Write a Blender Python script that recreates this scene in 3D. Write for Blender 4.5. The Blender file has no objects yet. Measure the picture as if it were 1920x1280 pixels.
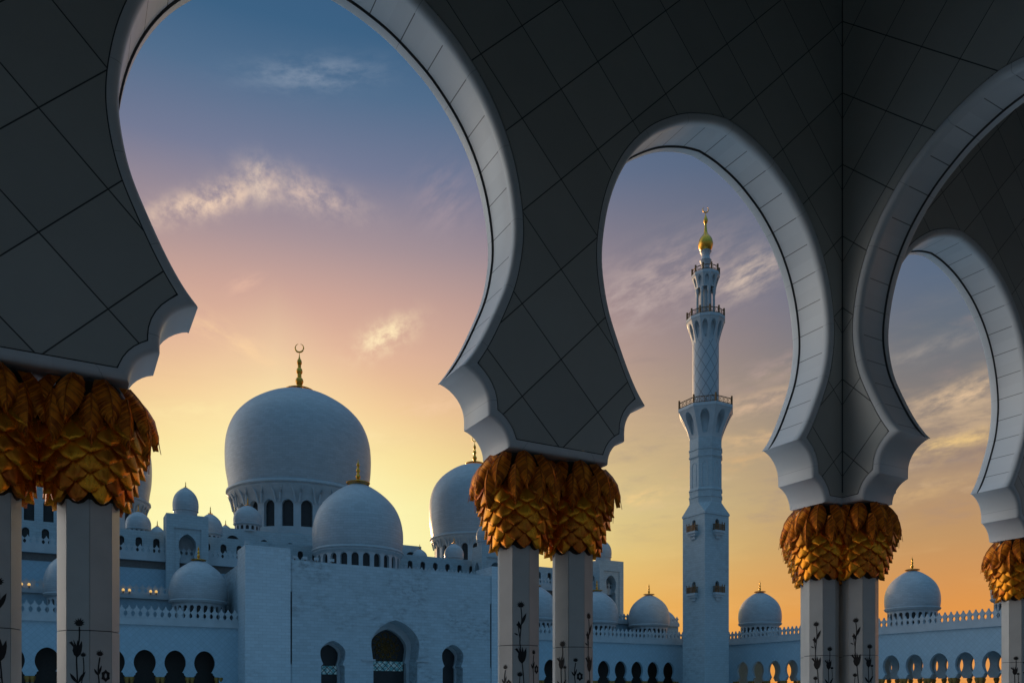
import bpy, bmesh, math, random
from mathutils import Vector, Matrix
from mathutils.geometry import tessellate_polygon
PI = math.pi
R = math.radians
random.seed(7)
S = bpy.context.scene
COL = S.collection

# ------------------------------------------------------------------ camera
EYE = 1.6                      # everything below is built with z = 0 at eye height, then lifted
cam = bpy.data.cameras.new('camera')
cam.sensor_width = 36.0
cam.lens = 1500.0 / 1920 * 36
cam.shift_y = (1297.25 - 640) / 1920
cam.clip_start = 0.1
cam.clip_end = 6000
camo = bpy.data.objects.new('camera', cam)
COL.objects.link(camo)
camo.location = (0, 0, 0)
camo.rotation_euler = (R(90), 0, R(-29.46))
S.camera = camo
S.view_settings.view_transform = 'Standard'
S.view_settings.look = 'None'
S.view_settings.exposure = 0.0
S.view_settings.gamma = 1.0
S.cycles.max_bounces = 10
S.cycles.diffuse_bounces = 5
S.cycles.glossy_bounces = 4
S.cycles.sample_clamp_indirect = 4.0

def lin(c):
    return tuple(((v / 255) / 12.92 if v / 255 <= .04045 else ((v / 255 + .055) / 1.055) ** 2.4) for v in c)

# ------------------------------------------------------------------ node helper
class NT:
    def __init__(self, tree):
        self.t = tree
        self.n = tree.nodes
        self.l = tree.links
    def new(self, kind, **kw):
        n = self.n.new(kind)
        for k, v in kw.items():
            setattr(n, k, v)
        return n
    def put(self, sock, v):
        if isinstance(v, bpy.types.NodeSocket):
            self.l.new(v, sock)
        elif v is not None:
            if isinstance(v, (tuple, list)) and len(v) == 3 and sock.type == 'RGBA':
                v = (*v, 1)
            sock.default_value = v
    def m(self, op, a, b=None, c=None, clamp=False):
        n = self.new('ShaderNodeMath', operation=op, use_clamp=clamp)
        for i, v in enumerate((a, b, c)):
            if v is not None:
                self.put(n.inputs[i], v)
        return n.outputs[0]
    def mix(self, f, a, b, blend='MIX'):
        n = self.new('ShaderNodeMix', data_type='RGBA', blend_type=blend)
        self.put(n.inputs[0], f)
        self.put(n.inputs[6], a)
        self.put(n.inputs[7], b)
        return n.outputs[2]
    def ramp(self, f, stops, interp='LINEAR'):
        n = self.new('ShaderNodeValToRGB')
        cr = n.color_ramp
        cr.interpolation = interp
        while len(cr.elements) < len(stops):
            cr.elements.new(.5)
        for e, (p, c) in zip(cr.elements, stops):
            e.position = p
            e.color = (*c, 1)
        self.put(n.inputs[0], f)
        return n.outputs[0]
    def smooth(self, v, a, b):
        n = self.new('ShaderNodeMapRange', interpolation_type='SMOOTHSTEP')
        self.put(n.inputs[0], v)
        n.inputs[1].default_value = a
        n.inputs[2].default_value = b
        return n.outputs[0]
    def noise(self, vec, scale, detail=4, rough=.55):
        n = self.new('ShaderNodeTexNoise')
        self.put(n.inputs['Vector'], vec)
        n.inputs['Scale'].default_value = scale
        n.inputs['Detail'].default_value = detail
        n.inputs['Roughness'].default_value = rough
        return n.outputs['Fac']
    def comb(self, x, y, z=0.0):
        n = self.new('ShaderNodeCombineXYZ')
        self.put(n.inputs[0], x); self.put(n.inputs[1], y); self.put(n.inputs[2], z)
        return n.outputs[0]
    def sep(self, v):
        n = self.new('ShaderNodeSeparateXYZ')
        self.put(n.inputs[0], v)
        return n.outputs

# ------------------------------------------------------------------ sky
W = bpy.data.worlds.new('World')
S.world = W
W.use_nodes = True
w = NT(W.node_tree)
w.n.clear()
wout = w.new('ShaderNodeOutputWorld')
bg = w.new('ShaderNodeBackground')
w.l.new(bg.outputs[0], wout.inputs[0])
dx, dy, dz = w.sep(w.new('ShaderNodeTexCoord').outputs['Generated'])
RAD = 180 / PI
el = w.m('MULTIPLY', w.m('ARCSINE', dz), RAD)
az = w.m('MULTIPLY', w.m('ARCTAN2', dx, dy), RAD)            # degrees, clockwise from +Y
SUN_AZ, SUN_EL = 13.0, 5.0
dl = w.m('ABSOLUTE', w.m('SUBTRACT', az, SUN_AZ))
dl = w.m('MINIMUM', dl, w.m('SUBTRACT', 360.0, dl))
f = w.m('DIVIDE', el, 90.0, clamp=True)
def stops(t):
    return [(e / 90, lin(c)) for e, c in t]
ramp_sun = w.ramp(f, stops([(0, (252, 180, 78)), (6, (255, 208, 104)), (10, (255, 234, 144)), (12.6, (255, 238, 160)),
                            (16, (254, 222, 150)), (19.3, (247, 203, 152)), (22.5, (230, 184, 155)), (25.6, (206, 166, 152)),
                            (28.6, (170, 148, 152)), (32.6, (118, 124, 150)), (36.3, (82, 110, 141)), (39, (60, 97, 131)),
                            (42.5, (54, 90, 126)), (58, (112, 150, 186)), (90, (148, 186, 218))]))
ramp_side = w.ramp(f, stops([(0, (226, 144, 66)), (5, (226, 150, 74)), (9.8, (192, 148, 100)), (13, (172, 142, 114)),
                             (16, (150, 132, 120)), (19.1, (122, 119, 120)), (22, (101, 110, 122)), (25, (88, 105, 128)),
                             (30, (78, 98, 122)), (42, (54, 86, 118)), (58, (112, 150, 186)), (90, (148, 186, 218))]))
ramp_back = w.ramp(f, stops([(0, (92, 112, 128)), (9, (84, 112, 138)), (22, (70, 112, 146)), (45, (78, 138, 182)), (90, (142, 188, 222))]))
ramp_left = w.ramp(f, [(e, tuple(v * g for v in c)) for (e, c), g in zip(stops([(0, (250, 234, 218)), (10, (248, 242, 234)), (20, (240, 246, 248)), (32, (206, 220, 232)), (55, (150, 184, 212)), (90, (142, 188, 222))]), (2.0, 2.0, 1.5, 1, 1, 1))])
base = w.mix(w.smooth(dl, 0, 47), ramp_sun, ramp_side)
base = w.mix(w.smooth(dl, 55, 125), base, ramp_back)
leftm = w.m('MULTIPLY', w.smooth(az, -7, -24), w.smooth(az, -82, -50))  # extra bright sky left of view, added to light arch reveals and domes
base = w.mix(leftm, base, ramp_left)
# glow right round the set sun
glow = w.m('POWER', w.m('MAXIMUM', w.m('SUBTRACT', 1.0, w.m('DIVIDE', w.m('ADD', dl, w.m('MULTIPLY', w.m('ABSOLUTE', w.m('SUBTRACT', el, 10.5)), 1.6)), 26.0)), 0.0), 1.4)
base = w.mix(w.m('MULTIPLY', glow, 1.2, clamp=True), base, lin((255, 252, 192)))
# thin overall streaking
vec = w.comb(w.m('MULTIPLY', az, .05), w.m('MULTIPLY', el, .22), 1.3)
st = w.noise(vec, 1.6, 6, .62)
low = w.smooth(el, 30, 12)
base = w.mix(w.m('MULTIPLY', w.m('MULTIPLY', w.smooth(st, .5, .78), low), .15), base, lin((255, 216, 150)))
base = w.mix(w.m('MULTIPLY', w.m('MULTIPLY', w.smooth(st, .5, .25), low), .10), base, lin((186, 146, 122)))
st2 = w.noise(w.comb(w.m('MULTIPLY', az, .09), w.m('MULTIPLY', el, .34), 7.7), 1.5, 7, .6)
band = w.m('MULTIPLY', w.m('MULTIPLY', w.smooth(el, 28, 22), w.smooth(el, 9, 13)), w.smooth(dl, 12, 34))
base = w.mix(w.m('MULTIPLY', w.m('MULTIPLY', w.smooth(st2, .50, .70), band), .50), base, lin((148, 132, 130)))
base = w.mix(w.m('MULTIPLY', w.m('MULTIPLY', w.smooth(st2, .47, .33), w.m('MULTIPLY', band, w.smooth(el, 20.5, 16.5))), .40), base, lin((226, 192, 150)))
# separate wisps: az, el, half length, half width (degrees), tilt, colour, strength
WISPS = [(8.6, 29.8, 3.4, .70, 25, (246, 214, 186), 1.05), (15.0, 31.1, 2.9, .85, -9, (224, 196, 180), .85),
         (12.1, 31.3, .9, 1.0, 70, (250, 222, 194), .9),
         (20.4, 23.6, 1.9, .8, 30, (255, 230, 186), 1.4), (15.5, 36.8, 3.2, .7, 10, (150, 162, 180), .6),
         (39.0, 26.2, 5.0, 1.9, 18, (188, 168, 164), .85), (45.9, 26.5, 2.3, 1.0, 22, (212, 190, 174), .95),
         (38.5, 13.4, 1.8, .45, 14, (246, 206, 140), .9), (58.7, 17.9, 3.0, .8, 14, (220, 188, 152), 1.1),
         (57.6, 15.2, 5.0, .55, 6, (228, 192, 132), 1.1), (57.3, 14.3, 4.5, .45, 4, (140, 122, 116), .8), (55.2, 12.4, 4.0, .6, 8, (214, 176, 124), .7),
         (46.2, 19.0, 4.0, .7, 10, (218, 184, 152), .8), (46.5, 16.9, 4.2, .5, 4, (224, 186, 138), .8), (48.0, 21.0, 4.0, .7, 12, (186, 160, 152), .6),
         (45.0, 15.4, 4.0, .5, 8, (220, 178, 126), .6),
         (10.6, 22.4, 3.4, .7, -20, (252, 212, 164), .7), (24.5, 31.2, 1.8, 1.6, 40, (170, 152, 160), .5),
         (11.0, 25.8, 1.0, .5, 30, (232, 188, 164), .6), (31.0, 20.5, 4.0, .8, -16, (222, 180, 156), .5),
         (57.0, 20.8, 3.4, .5, 12, (150, 144, 140), .8), (15.6, 17.2, 5.0, .6, 3, (255, 230, 174), .7), (23.5, 19.5, 3.0, .6, 12, (244, 204, 164), .6), (8.0, 18.0, 3.0, .8, 10, (255, 232, 170), .7)]
for i, (a0, e0, L, Wd, tilt, colr, k) in enumerate(WISPS):
    ca, sa = math.cos(R(tilt)), math.sin(R(tilt))
    x = w.m('MULTIPLY', w.m('SUBTRACT', az, a0), math.cos(R(e0)))
    y = w.m('SUBTRACT', el, e0)
    p = w.m('ADD', w.m('MULTIPLY', x, ca), w.m('MULTIPLY', y, sa))
    q = w.m('SUBTRACT', w.m('MULTIPLY', y, ca), w.m('MULTIPLY', x, sa))
    fp, fq = (.75, .85) if i < 4 else (.55, 1.5)
    nz = w.noise(w.comb(w.m('MULTIPLY', p, fp), w.m('MULTIPLY', q, fq), i * 3.7), 1.0, 7, .62)
    d2 = w.m('ADD', w.m('POWER', w.m('DIVIDE', w.m('ABSOLUTE', p), L), 2.0), w.m('POWER', w.m('DIVIDE', w.m('ABSOLUTE', q), Wd), 2.0))
    g = w.m('EXPONENT', w.m('MULTIPLY', d2, -1.0))
    mk = w.m('MULTIPLY', g, w.smooth(nz, .33, .72))
    base = w.mix(w.m('MULTIPLY', mk, k, clamp=True), base, lin(colr))
w.l.new(base, bg.inputs[0])
bg.inputs[1].default_value = 1.0

sun = bpy.data.lights.new('sun', 'SUN')
sun.energy = 4.5
sun.angle = R(3)
sun.color = (1.0, .62, .32)
suno = bpy.data.objects.new('sun', sun)
COL.objects.link(suno)
SUN_DIR = 4.0
sd = Vector((math.sin(R(SUN_DIR)) * math.cos(R(SUN_EL)), math.cos(R(SUN_DIR)) * math.cos(R(SUN_EL)), math.sin(R(SUN_EL))))
suno.rotation_euler = (-sd).to_track_quat('-Z', 'Y').to_euler()
suno.location = (0, -20, 30)

# ------------------------------------------------------------------ materials
def newmat(name):
    m = bpy.data.materials.new(name)
    m.use_nodes = True
    t = NT(m.node_tree)
    b = t.n['Principled BSDF']
    return m, t, b

def plain(name, color, rough=.5, metal=0.0, vary=.12, scale=3.0):
    m, t, b = newmat(name)
    tc = t.new('ShaderNodeTexCoord').outputs['Object']
    nz = t.noise(tc, scale, 5)
    c = t.mix(t.smooth(nz, .3, .7), tuple(v * (1 - vary) for v in color), tuple(min(1, v * (1 + vary)) for v in color))
    t.put(b.inputs['Base Color'], c)
    b.inputs['Roughness'].default_value = rough
    b.inputs['Metallic'].default_value = metal
    return m

def marble(name, color, bw, bh, joint=.72, offset=.5, rough=.45, vary=.08, stain=0.0, mortar=.012):
    """marble blocks in courses, laid out in metres on the UVs"""
    m, t, b = newmat(name)
    uv = t.new('ShaderNodeUVMap').outputs[0]
    br = t.new('ShaderNodeTexBrick')
    br.offset = offset
    t.put(br.inputs['Vector'], uv)
    br.inputs['Color1'].default_value = (1, 1, 1, 1)
    br.inputs['Color2'].default_value = (1 - 2 * vary,) * 3 + (1,)
    br.inputs['Mortar'].default_value = (joint,) * 3 + (1,)
    br.inputs['Scale'].default_value = 1
    br.inputs['Mortar Size'].default_value = mortar
    br.inputs['Mortar Smooth'].default_value = .3
    br.inputs['Brick Width'].default_value = bw
    br.inputs['Row Height'].default_value = bh
    nz = t.noise(uv, .35 / bh, 6, .6)
    c = t.mix(1.0, color, br.outputs[0], 'MULTIPLY')
    c = t.mix(t.smooth(nz, .35, .75), c, tuple(v * (1 - vary) for v in color), 'MIX')
    c = t.mix(.55, t.mix(1.0, color, br.outputs[0], 'MULTIPLY'), c)
    if stain:
        s1 = t.noise(uv, .055, 4, .6)
        s2 = t.noise(t.mix(1.0, uv, (.7, 1.3, 1), 'MULTIPLY'), .9, 6, .68)
        sm = t.m('MULTIPLY', t.smooth(s1, .44, .62), t.smooth(s2, .42, .68))
        c = t.mix(t.m('MULTIPLY', sm, stain), c, (.20, .22, .23))
    t.put(b.inputs['Base Color'], c)
    b.inputs['Roughness'].default_value = rough
    bp = t.new('ShaderNodeBump')
    bp.inputs['Strength'].default_value = .25
    bp.inputs['Distance'].default_value = .02
    t.put(bp.inputs['Height'], br.outputs['Fac'])
    bp.invert = True
    t.put(b.inputs['Normal'], bp.outputs[0])
    return m

def diamond(name, color, half, width, z0=0.0, dark=.12, vary=.1, rough=.42, bump=.4, sy=1.0):
    """square panels set on the diagonal with open joints, on UVs in metres"""
    m, t, b = newmat(name)
    u, v, _ = t.sep(t.new('ShaderNodeUVMap').outputs[0])
    v = t.m('MULTIPLY', t.m('SUBTRACT', v, z0), sy)
    P = 2 * half
    p = t.m('DIVIDE', t.m('ADD', u, v), P)
    q = t.m('DIVIDE', t.m('SUBTRACT', u, v), P)
    def line(x):
        fr = t.m('SUBTRACT', x, t.m('FLOOR', t.m('ADD', x, .5)))
        return t.m('MULTIPLY', t.m('ABSOLUTE', fr), P * .7071)
    d = t.m('MINIMUM', line(p), line(q))
    k = t.smooth(d, width * .45, width)            # 0 in the joint
    cell = t.comb(t.m('FLOOR', t.m('ADD', p, 100.0)), t.m('FLOOR', t.m('ADD', q, 100.0)), 0.0)
    wn = t.new('ShaderNodeTexWhiteNoise', noise_dimensions='2D')
    t.put(wn.inputs['Vector'], cell)
    nz = t.noise(t.comb(u, v), 1.3, 6, .6)
    tone = t.m('ADD', 1 - vary, t.m('MULTIPLY', t.m('ADD', t.m('MULTIPLY', wn.outputs[0], .6), t.m('MULTIPLY', nz, .7)), vary * 1.4))
    c = t.mix(1.0, color, t.comb(tone, tone, tone), 'MULTIPLY')
    c = t.mix(k, tuple(x * dark for x in color), c)
    t.put(b.inputs['Base Color'], c)
    b.inputs['Roughness'].default_value = rough
    bp = t.new('ShaderNodeBump')
    bp.inputs['Strength'].default_value = bump
    bp.inputs['Distance'].default_value = .02
    t.put(bp.inputs['Height'], k)
    t.put(b.inputs['Normal'], bp.outputs[0])
    return m

def jointed(name, color, period, width, dark=.15, rough=.4):
    """smooth marble strip with a joint every `period` metres along U"""
    m, t, b = newmat(name)
    u, v, _ = t.sep(t.new('ShaderNodeUVMap').outputs[0])
    x = t.m('DIVIDE', u, period)
    fr = t.m('MULTIPLY', t.m('ABSOLUTE', t.m('SUBTRACT', x, t.m('FLOOR', t.m('ADD', x, .5)))), period)
    k = t.smooth(fr, width * .4, width)
    wn = t.new('ShaderNodeTexWhiteNoise', noise_dimensions='1D')
    t.put(wn.inputs['W'], t.m('FLOOR', t.m('ADD', x, .5 + 50)))
    nz = t.noise(t.comb(u, v), 2.2, 6, .6)
    tone = t.m('ADD', .9, t.m('MULTIPLY', t.m('ADD', t.m('MULTIPLY', wn.outputs[0], .5), t.m('MULTIPLY', nz, .5)), .16))
    c = t.mix(1.0, color, t.comb(tone, tone, tone), 'MULTIPLY')
    c = t.mix(k, tuple(q * dark for q in color), c)
    t.put(b.inputs['Base Color'], c)
    b.inputs['Roughness'].default_value = rough
    return m

WHITE = (.74, .75, .74)
M = {}
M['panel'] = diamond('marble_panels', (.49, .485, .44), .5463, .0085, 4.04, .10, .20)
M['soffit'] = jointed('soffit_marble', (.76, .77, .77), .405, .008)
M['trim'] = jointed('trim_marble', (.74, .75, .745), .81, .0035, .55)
M['groove'] = plain('dark_groove', (.07, .07, .07), .9)
M['shaft'] = plain('column_marble', (.62, .595, .55), .32, 0, .08, 2.0)
M['inlay'] = plain('dark_stone_inlay', (.012, .008, .007), .6, 0, .3, 14)
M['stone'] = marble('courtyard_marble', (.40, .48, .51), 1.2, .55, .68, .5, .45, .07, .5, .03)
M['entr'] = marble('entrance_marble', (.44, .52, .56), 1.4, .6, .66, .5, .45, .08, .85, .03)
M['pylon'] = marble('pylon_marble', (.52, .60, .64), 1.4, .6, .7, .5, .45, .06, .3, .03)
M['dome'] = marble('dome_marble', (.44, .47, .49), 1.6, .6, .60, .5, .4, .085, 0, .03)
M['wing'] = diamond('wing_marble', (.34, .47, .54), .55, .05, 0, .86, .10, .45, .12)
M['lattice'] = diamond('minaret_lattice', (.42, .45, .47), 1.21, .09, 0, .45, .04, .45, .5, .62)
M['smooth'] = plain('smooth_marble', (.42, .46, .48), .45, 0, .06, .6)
M['dark'] = plain('shadowed_interior', (.035, .038, .042), .8)
M['glass'] = plain('dark_window_glass', (.010, .013, .015), .45, 0, .3, .8)
M['shade_band'] = plain('cornice_shade', (.13, .115, .105), .6)  # brown tone for the painted shade under the hall cornice
M['arch_shade'] = plain('interior_shade_dark', (.03, .024, .018), .6)  # near-black tone, interior shade put into the colour
M['rail'] = plain('bronze_railing', (.19, .10, .04), .4, .5, .2)
M['floor'] = marble('floor_marble', (.74, .75, .74), 1.2, 1.2, .7, 0, .25)
M['sand'] = plain('sandy_ground', (.10, .095, .08), .9, 0, .15, .02)
M['ceil'] = plain('ceiling_plaster', (.16, .16, .16), .7)
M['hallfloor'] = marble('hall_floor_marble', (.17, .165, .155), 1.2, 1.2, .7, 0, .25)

def gold(name, c1, c2, rough, metal=.85, scale=9):
    m, t, b = newmat(name)
    oi = t.new('ShaderNodeObjectInfo').outputs['Random']
    tc = t.new('ShaderNodeTexCoord').outputs['Object']
    nz = t.noise(tc, scale, 5, .6)
    geo = t.new('ShaderNodeNewGeometry').outputs['Random Per Island']
    fac = t.m('ADD', t.m('MULTIPLY', nz, .7), t.m('MULTIPLY', geo, .45), clamp=True)
    t.put(b.inputs['Base Color'], t.mix(t.smooth(fac, .2, .85), c1, c2))
    t.put(b.inputs['Roughness'], t.m('ADD', rough - .08, t.m('MULTIPLY', nz, .2)))
    b.inputs['Metallic'].default_value = metal
    return m
M['scale'] = gold('gilded_scale', (.46, .075, .003), (1.0, .37, .014), .24, .68)  # tile-to-tile contrast in the colour stands in for uneven reflections
M['frond'] = gold('gilded_frond', (.38, .065, .003), (.98, .29, .010), .28, .6, 12)
M['core'] = plain('gap_shade_core', (.05, .022, .008), .6, .3)  # near-black colour puts the shade between scales and fronds into the core
M['gold'] = gold('gold_leaf', (.58, .26, .03), (.88, .46, .06), .28, .9, 2)
M['tracery'] = gold('gilt_tracery', (.22, .12, .03), (.34, .2, .05), .4, .7, 2)

def lampmat():
    m, t, b = newmat('lit_lamp')
    b.inputs['Base Color'].default_value = (1, .6, .2, 1)
    b.inputs['Emission Color'].default_value = (1, .55, .14, 1)
    b.inputs['Emission Strength'].default_value = .75
    return m
M['lamp'] = lampmat()

def stained():
    m, t, b = newmat('stained_glass')
    u, v, _ = t.sep(t.new('ShaderNodeUVMap').outputs[0])
    P = 1.25
    def ln(x):
        x = t.m('DIVIDE', x, P)
        return t.m('ABSOLUTE', t.m('SUBTRACT', x, t.m('FLOOR', t.m('ADD', x, .5))))
    d = t.m('MINIMUM', ln(t.m('ADD', u, v)), ln(t.m('SUBTRACT', u, v)))
    nz = t.noise(t.comb(u, v), 1.3, 2)
    c = t.mix(t.smooth(nz, .42, .58), (.16, .46, .46), (.80, .88, .78))
    c = t.mix(t.smooth(d, .05, .09), (.01, .012, .012), c)
    t.put(b.inputs['Base Color'], c)
    b.inputs['Roughness'].default_value = .15
    return m
M['stained'] = stained()

# ------------------------------------------------------------------ object helpers
def boxuv(bm):
    uvl = bm.loops.layers.uv.get('UVMap') or bm.loops.layers.uv.new('UVMap')
    for f_ in bm.faces:
        n = f_.normal
        ax = max(range(3), key=lambda i: abs(n[i]))
        for lp in f_.loops:
            c = lp.vert.co
            lp[uvl].uv = (c.y, c.z) if ax == 0 else ((c.x, c.z) if ax == 1 else (c.x, c.y))

def obj(name, bm, mats, parent=None, loc=None, sharp=.6, uv=True, smooth=True, recalc=True):
    """link bm as ONE mesh; with a parent and no loc the verts are in world coordinates"""
    if recalc:
        bmesh.ops.recalc_face_normals(bm, faces=bm.faces)
    bm.normal_update()
    if uv and not bm.loops.layers.uv.get('UVMap'):
        boxuv(bm)
    for e in bm.edges:
        if len(e.link_faces) == 2:
            e.smooth = e.calc_face_angle(0) < sharp
    for f_ in bm.faces:
        f_.smooth = smooth
    if parent is not None and loc is None:
        bmesh.ops.translate(bm, verts=bm.verts, vec=-wloc(parent))
    me = bpy.data.meshes.new(name)
    bm.to_mesh(me)
    bm.free()
    for mm in (mats if isinstance(mats, (list, tuple)) else [mats]):
        me.materials.append(mm)
    o = bpy.data.objects.new(name, me)
    COL.objects.link(o)
    if parent is not None:
        o.parent = parent
    if loc is not None:
        o.location = loc
    return o

def wloc(o):
    v = Vector((0, 0, 0))
    while o is not None:
        v += o.location
        o = o.parent
    return v

def thing(name, label, cat, loc, group=None):
    o = bpy.data.objects.new(name, None)
    COL.objects.link(o)
    o.location = loc
    o.empty_display_size = .2
    tag(o, label, cat, group)
    return o

def tag(o, label, cat, group=None):
    o['label'] = label
    o['category'] = cat
    o['kind'] = 'thing'
    if group:
        o['group'] = group

def struct(name, bm, mat):
    o = obj(name, bm, mat)
    o['kind'] = 'structure'
    return o

def copy_tree(o, parent=None):
    c = o.copy()
    COL.objects.link(c)
    c.parent = parent
    for ch in list(o.children):
        copy_tree(ch, c)
    return c

def face(bm, vs, mi=0):
    try:
        f_ = bm.faces.new(vs)
        f_.material_index = mi
        return f_
    except ValueError:
        return None

def add_box(bm, x0, x1, y0, y1, z0, z1, mi=0):
    v = [bm.verts.new((x, y, z)) for x in (x0, x1) for y in (y0, y1) for z in (z0, z1)]
    for idx in ((0, 1, 3, 2), (4, 6, 7, 5), (0, 4, 5, 1), (2, 3, 7, 6), (0, 2, 6, 4), (1, 5, 7, 3)):
        face(bm, [v[i] for i in idx], mi)

def add_lathe(bm, prof, n=48, cx=0, cy=0, rot=0.0, a0=0, a1=2 * PI, uvs=1.0, mi=0):
    """prof = [(r, z)], UVs in metres"""
    uvl = bm.loops.layers.uv.get('UVMap') or bm.loops.layers.uv.new('UVMap')
    closed = abs(a1 - a0 - 2 * PI) < 1e-6
    rows = []
    rmax = max(p[0] for p in prof)
    L = [0]
    for (r0, z0), (r1, z1) in zip(prof, prof[1:]):
        L.append(L[-1] + math.hypot(r1 - r0, z1 - z0))
    for r, z in prof:
        if r < 1e-5:
            rows.append([bm.verts.new((cx, cy, z))])
        else:
            rows.append([bm.verts.new((cx + r * math.cos(rot + a0 + (a1 - a0) * k / n), cy + r * math.sin(rot + a0 + (a1 - a0) * k / n), z))
                         for k in range(n if closed else n + 1)])
    for i in range(len(rows) - 1):
        A, B = rows[i], rows[i + 1]
        for k in range(n):
            k2 = (k + 1) % len(A) if len(A) > 1 else 0
            j2 = (k + 1) % len(B) if len(B) > 1 else 0
            if len(A) == 1 and len(B) == 1:
                continue
            if len(A) == 1:
                vs, us = [A[0], B[j2], B[k]], [(k + .5, i), (k + 1, i + 1), (k, i + 1)]
            elif len(B) == 1:
                vs, us = [A[k], A[k2], B[0]], [(k, i), (k + 1, i), (k + .5, i + 1)]
            else:
                vs, us = [A[k], A[k2], B[j2], B[k]], [(k, i), (k + 1, i), (k + 1, i + 1), (k, i + 1)]
            f_ = face(bm, vs, mi)
            if f_:
                for lp, (uu, ii) in zip(f_.loops, us):
                    lp[uvl].uv = ((a1 - a0) * uu / n * rmax * uvs, L[ii] * uvs)

def add_poly(bm, outer, holes, fmap, mi=0):
    """flat filled polygon with holes; fmap(u, z) -> point. UV = (u, z)"""
    uvl = bm.loops.layers.uv.get('UVMap') or bm.loops.layers.uv.new('UVMap')
    allp = list(outer)
    for h in holes:
        allp += list(h)
    tris = tessellate_polygon([[Vector((p[0], p[1], 0)) for p in outer]] + [[Vector((p[0], p[1], 0)) for p in h] for h in holes])
    vs = [bm.verts.new(fmap(*p)) for p in allp]
    for t in tris:
        f_ = face(bm, [vs[i] for i in t], mi)
        if f_:
            for lp, i in zip(f_.loops, t):
                lp[uvl].uv = allp[i]
    return vs

def path_normals(pts, side=1, clampv=1.7):
    """normals pointing left of travel (side=1), mitred"""
    out = []
    n = len(pts)
    for i in range(n):
        a = Vector(pts[max(i - 1, 0)]); b = Vector(pts[i]); c = Vector(pts[min(i + 1, n - 1)])
        d1 = (b - a).normalized() if (b - a).length > 1e-9 else None
        d2 = (c - b).normalized() if (c - b).length > 1e-9 else None
        d1 = d1 or d2; d2 = d2 or d1
        n1 = Vector((-d1.y, d1.x)) * side
        n2 = Vector((-d2.y, d2.x)) * side
        mvec = n1 + n2
        if mvec.length < 1e-6:
            out.append(n1); continue
        mvec.normalize()
        k = min(1 / max(mvec.dot(n1), .2), clampv)
        out.append(mvec * k)
    return out

def offset_path(pts, nrm, n):
    """offset polyline; points that would fold past a sharp corner are drawn in to the corner's own offset"""
    out = [(p[0] + q.x * n, p[1] + q.y * n) for p, q in zip(pts, nrm)]
    if n <= .02:
        return out
    for i in range(1, len(pts) - 1):
        d1 = (Vector(pts[i]) - Vector(pts[i - 1])).normalized()
        d2 = (Vector(pts[i + 1]) - Vector(pts[i])).normalized()
        turn = math.acos(max(-1, min(1, d1.dot(d2))))
        if turn < R(35) or nrm[i].dot(d2) < 0:
            continue
        reach = n / math.tan((PI - turn) / 2)
        for step in (-1, 1):
            j, L = i + step, 0.0
            while 0 <= j < len(pts):
                L += math.hypot(pts[j][0] - pts[j - step][0], pts[j][1] - pts[j - step][1])
                if L >= reach:
                    break
                out[j] = out[i]
                j += step
    return out

def add_sweep(bm, pts, nrm, xs, fmap, mats=None, u0=0.0, xs_end=None, nend=3, offs=None):
    """xs = [(n, d)] cross-section; fmap(u, z, d) -> point"""
    uvl = bm.loops.layers.uv.get('UVMap') or bm.loops.layers.uv.new('UVMap')
    V = [0]
    for (n0, d0), (n1, d1) in zip(xs, xs[1:]):
        V.append(V[-1] + math.hypot(n1 - n0, d1 - d0))
    U = [u0]
    for a, b in zip(pts, pts[1:]):
        U.append(U[-1] + math.hypot(b[0] - a[0], b[1] - a[1]))
    rows = []
    for i, (p, q) in enumerate(zip(pts, nrm)):
        k = min(1, min(i, len(pts) - 1 - i) / nend) if xs_end else 1
        ye = [(n * k + a * (1 - k), d * k + b * (1 - k)) for (n, d), (a, b) in zip(xs, xs_end or xs)]
        rows.append([bm.verts.new(fmap(*(offs[j][i] if offs and xs[j][0] > .02 else (p[0] + q.x * n, p[1] + q.y * n)), d)) for j, (n, d) in enumerate(ye)])
    for i in range(len(rows) - 1):
        for j in range(len(xs) - 1):
            f_ = face(bm, [rows[i][j], rows[i + 1][j], rows[i + 1][j + 1], rows[i][j + 1]], mats[j] if mats else 0)
            if f_:
                for lp, (uu, vv) in zip(f_.loops, ((U[i], V[j]), (U[i + 1], V[j]), (U[i + 1], V[j + 1]), (U[i], V[j + 1]))):
                    lp[uvl].uv = (uu, vv)

def catmull(pts, k):
    out = []
    n = len(pts)
    for i in range(n - 1):
        p0 = Vector(pts[max(i - 1, 0)]); p1 = Vector(pts[i]); p2 = Vector(pts[i + 1]); p3 = Vector(pts[min(i + 2, n - 1)])
        for s in range(k):
            t = s / k
            q = .5 * ((2 * p1) + (p2 - p0) * t + (2 * p0 - 5 * p1 + 4 * p2 - p3) * t * t + (3 * p1 - p0 - 3 * p2 + p3) * t ** 3)
            out.append(tuple(q))
    out.append(tuple(pts[-1]))
    return out

def add_tube(bm, pts, r, n=6, mi=0):
    rows = []
    for i, p in enumerate(pts):
        p = Vector(p)
        d = (Vector(pts[min(i + 1, len(pts) - 1)]) - Vector(pts[max(i - 1, 0)])).normalized()
        up = Vector((0, 0, 1)) if abs(d.z) < .9 else Vector((1, 0, 0))
        a = d.cross(up).normalized(); b = d.cross(a)
        rr = r[i] if isinstance(r, (list, tuple)) else r
        rows.append([bm.verts.new(p + (a * math.cos(2 * PI * k / n) + b * math.sin(2 * PI * k / n)) * rr) for k in range(n)])
    for A, B in zip(rows, rows[1:]):
        for k in range(n):
            face(bm, [A[k], A[(k + 1) % n], B[(k + 1) % n], B[k]], mi)
    face(bm, rows[0], mi); face(bm, rows[-1][::-1], mi)

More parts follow.
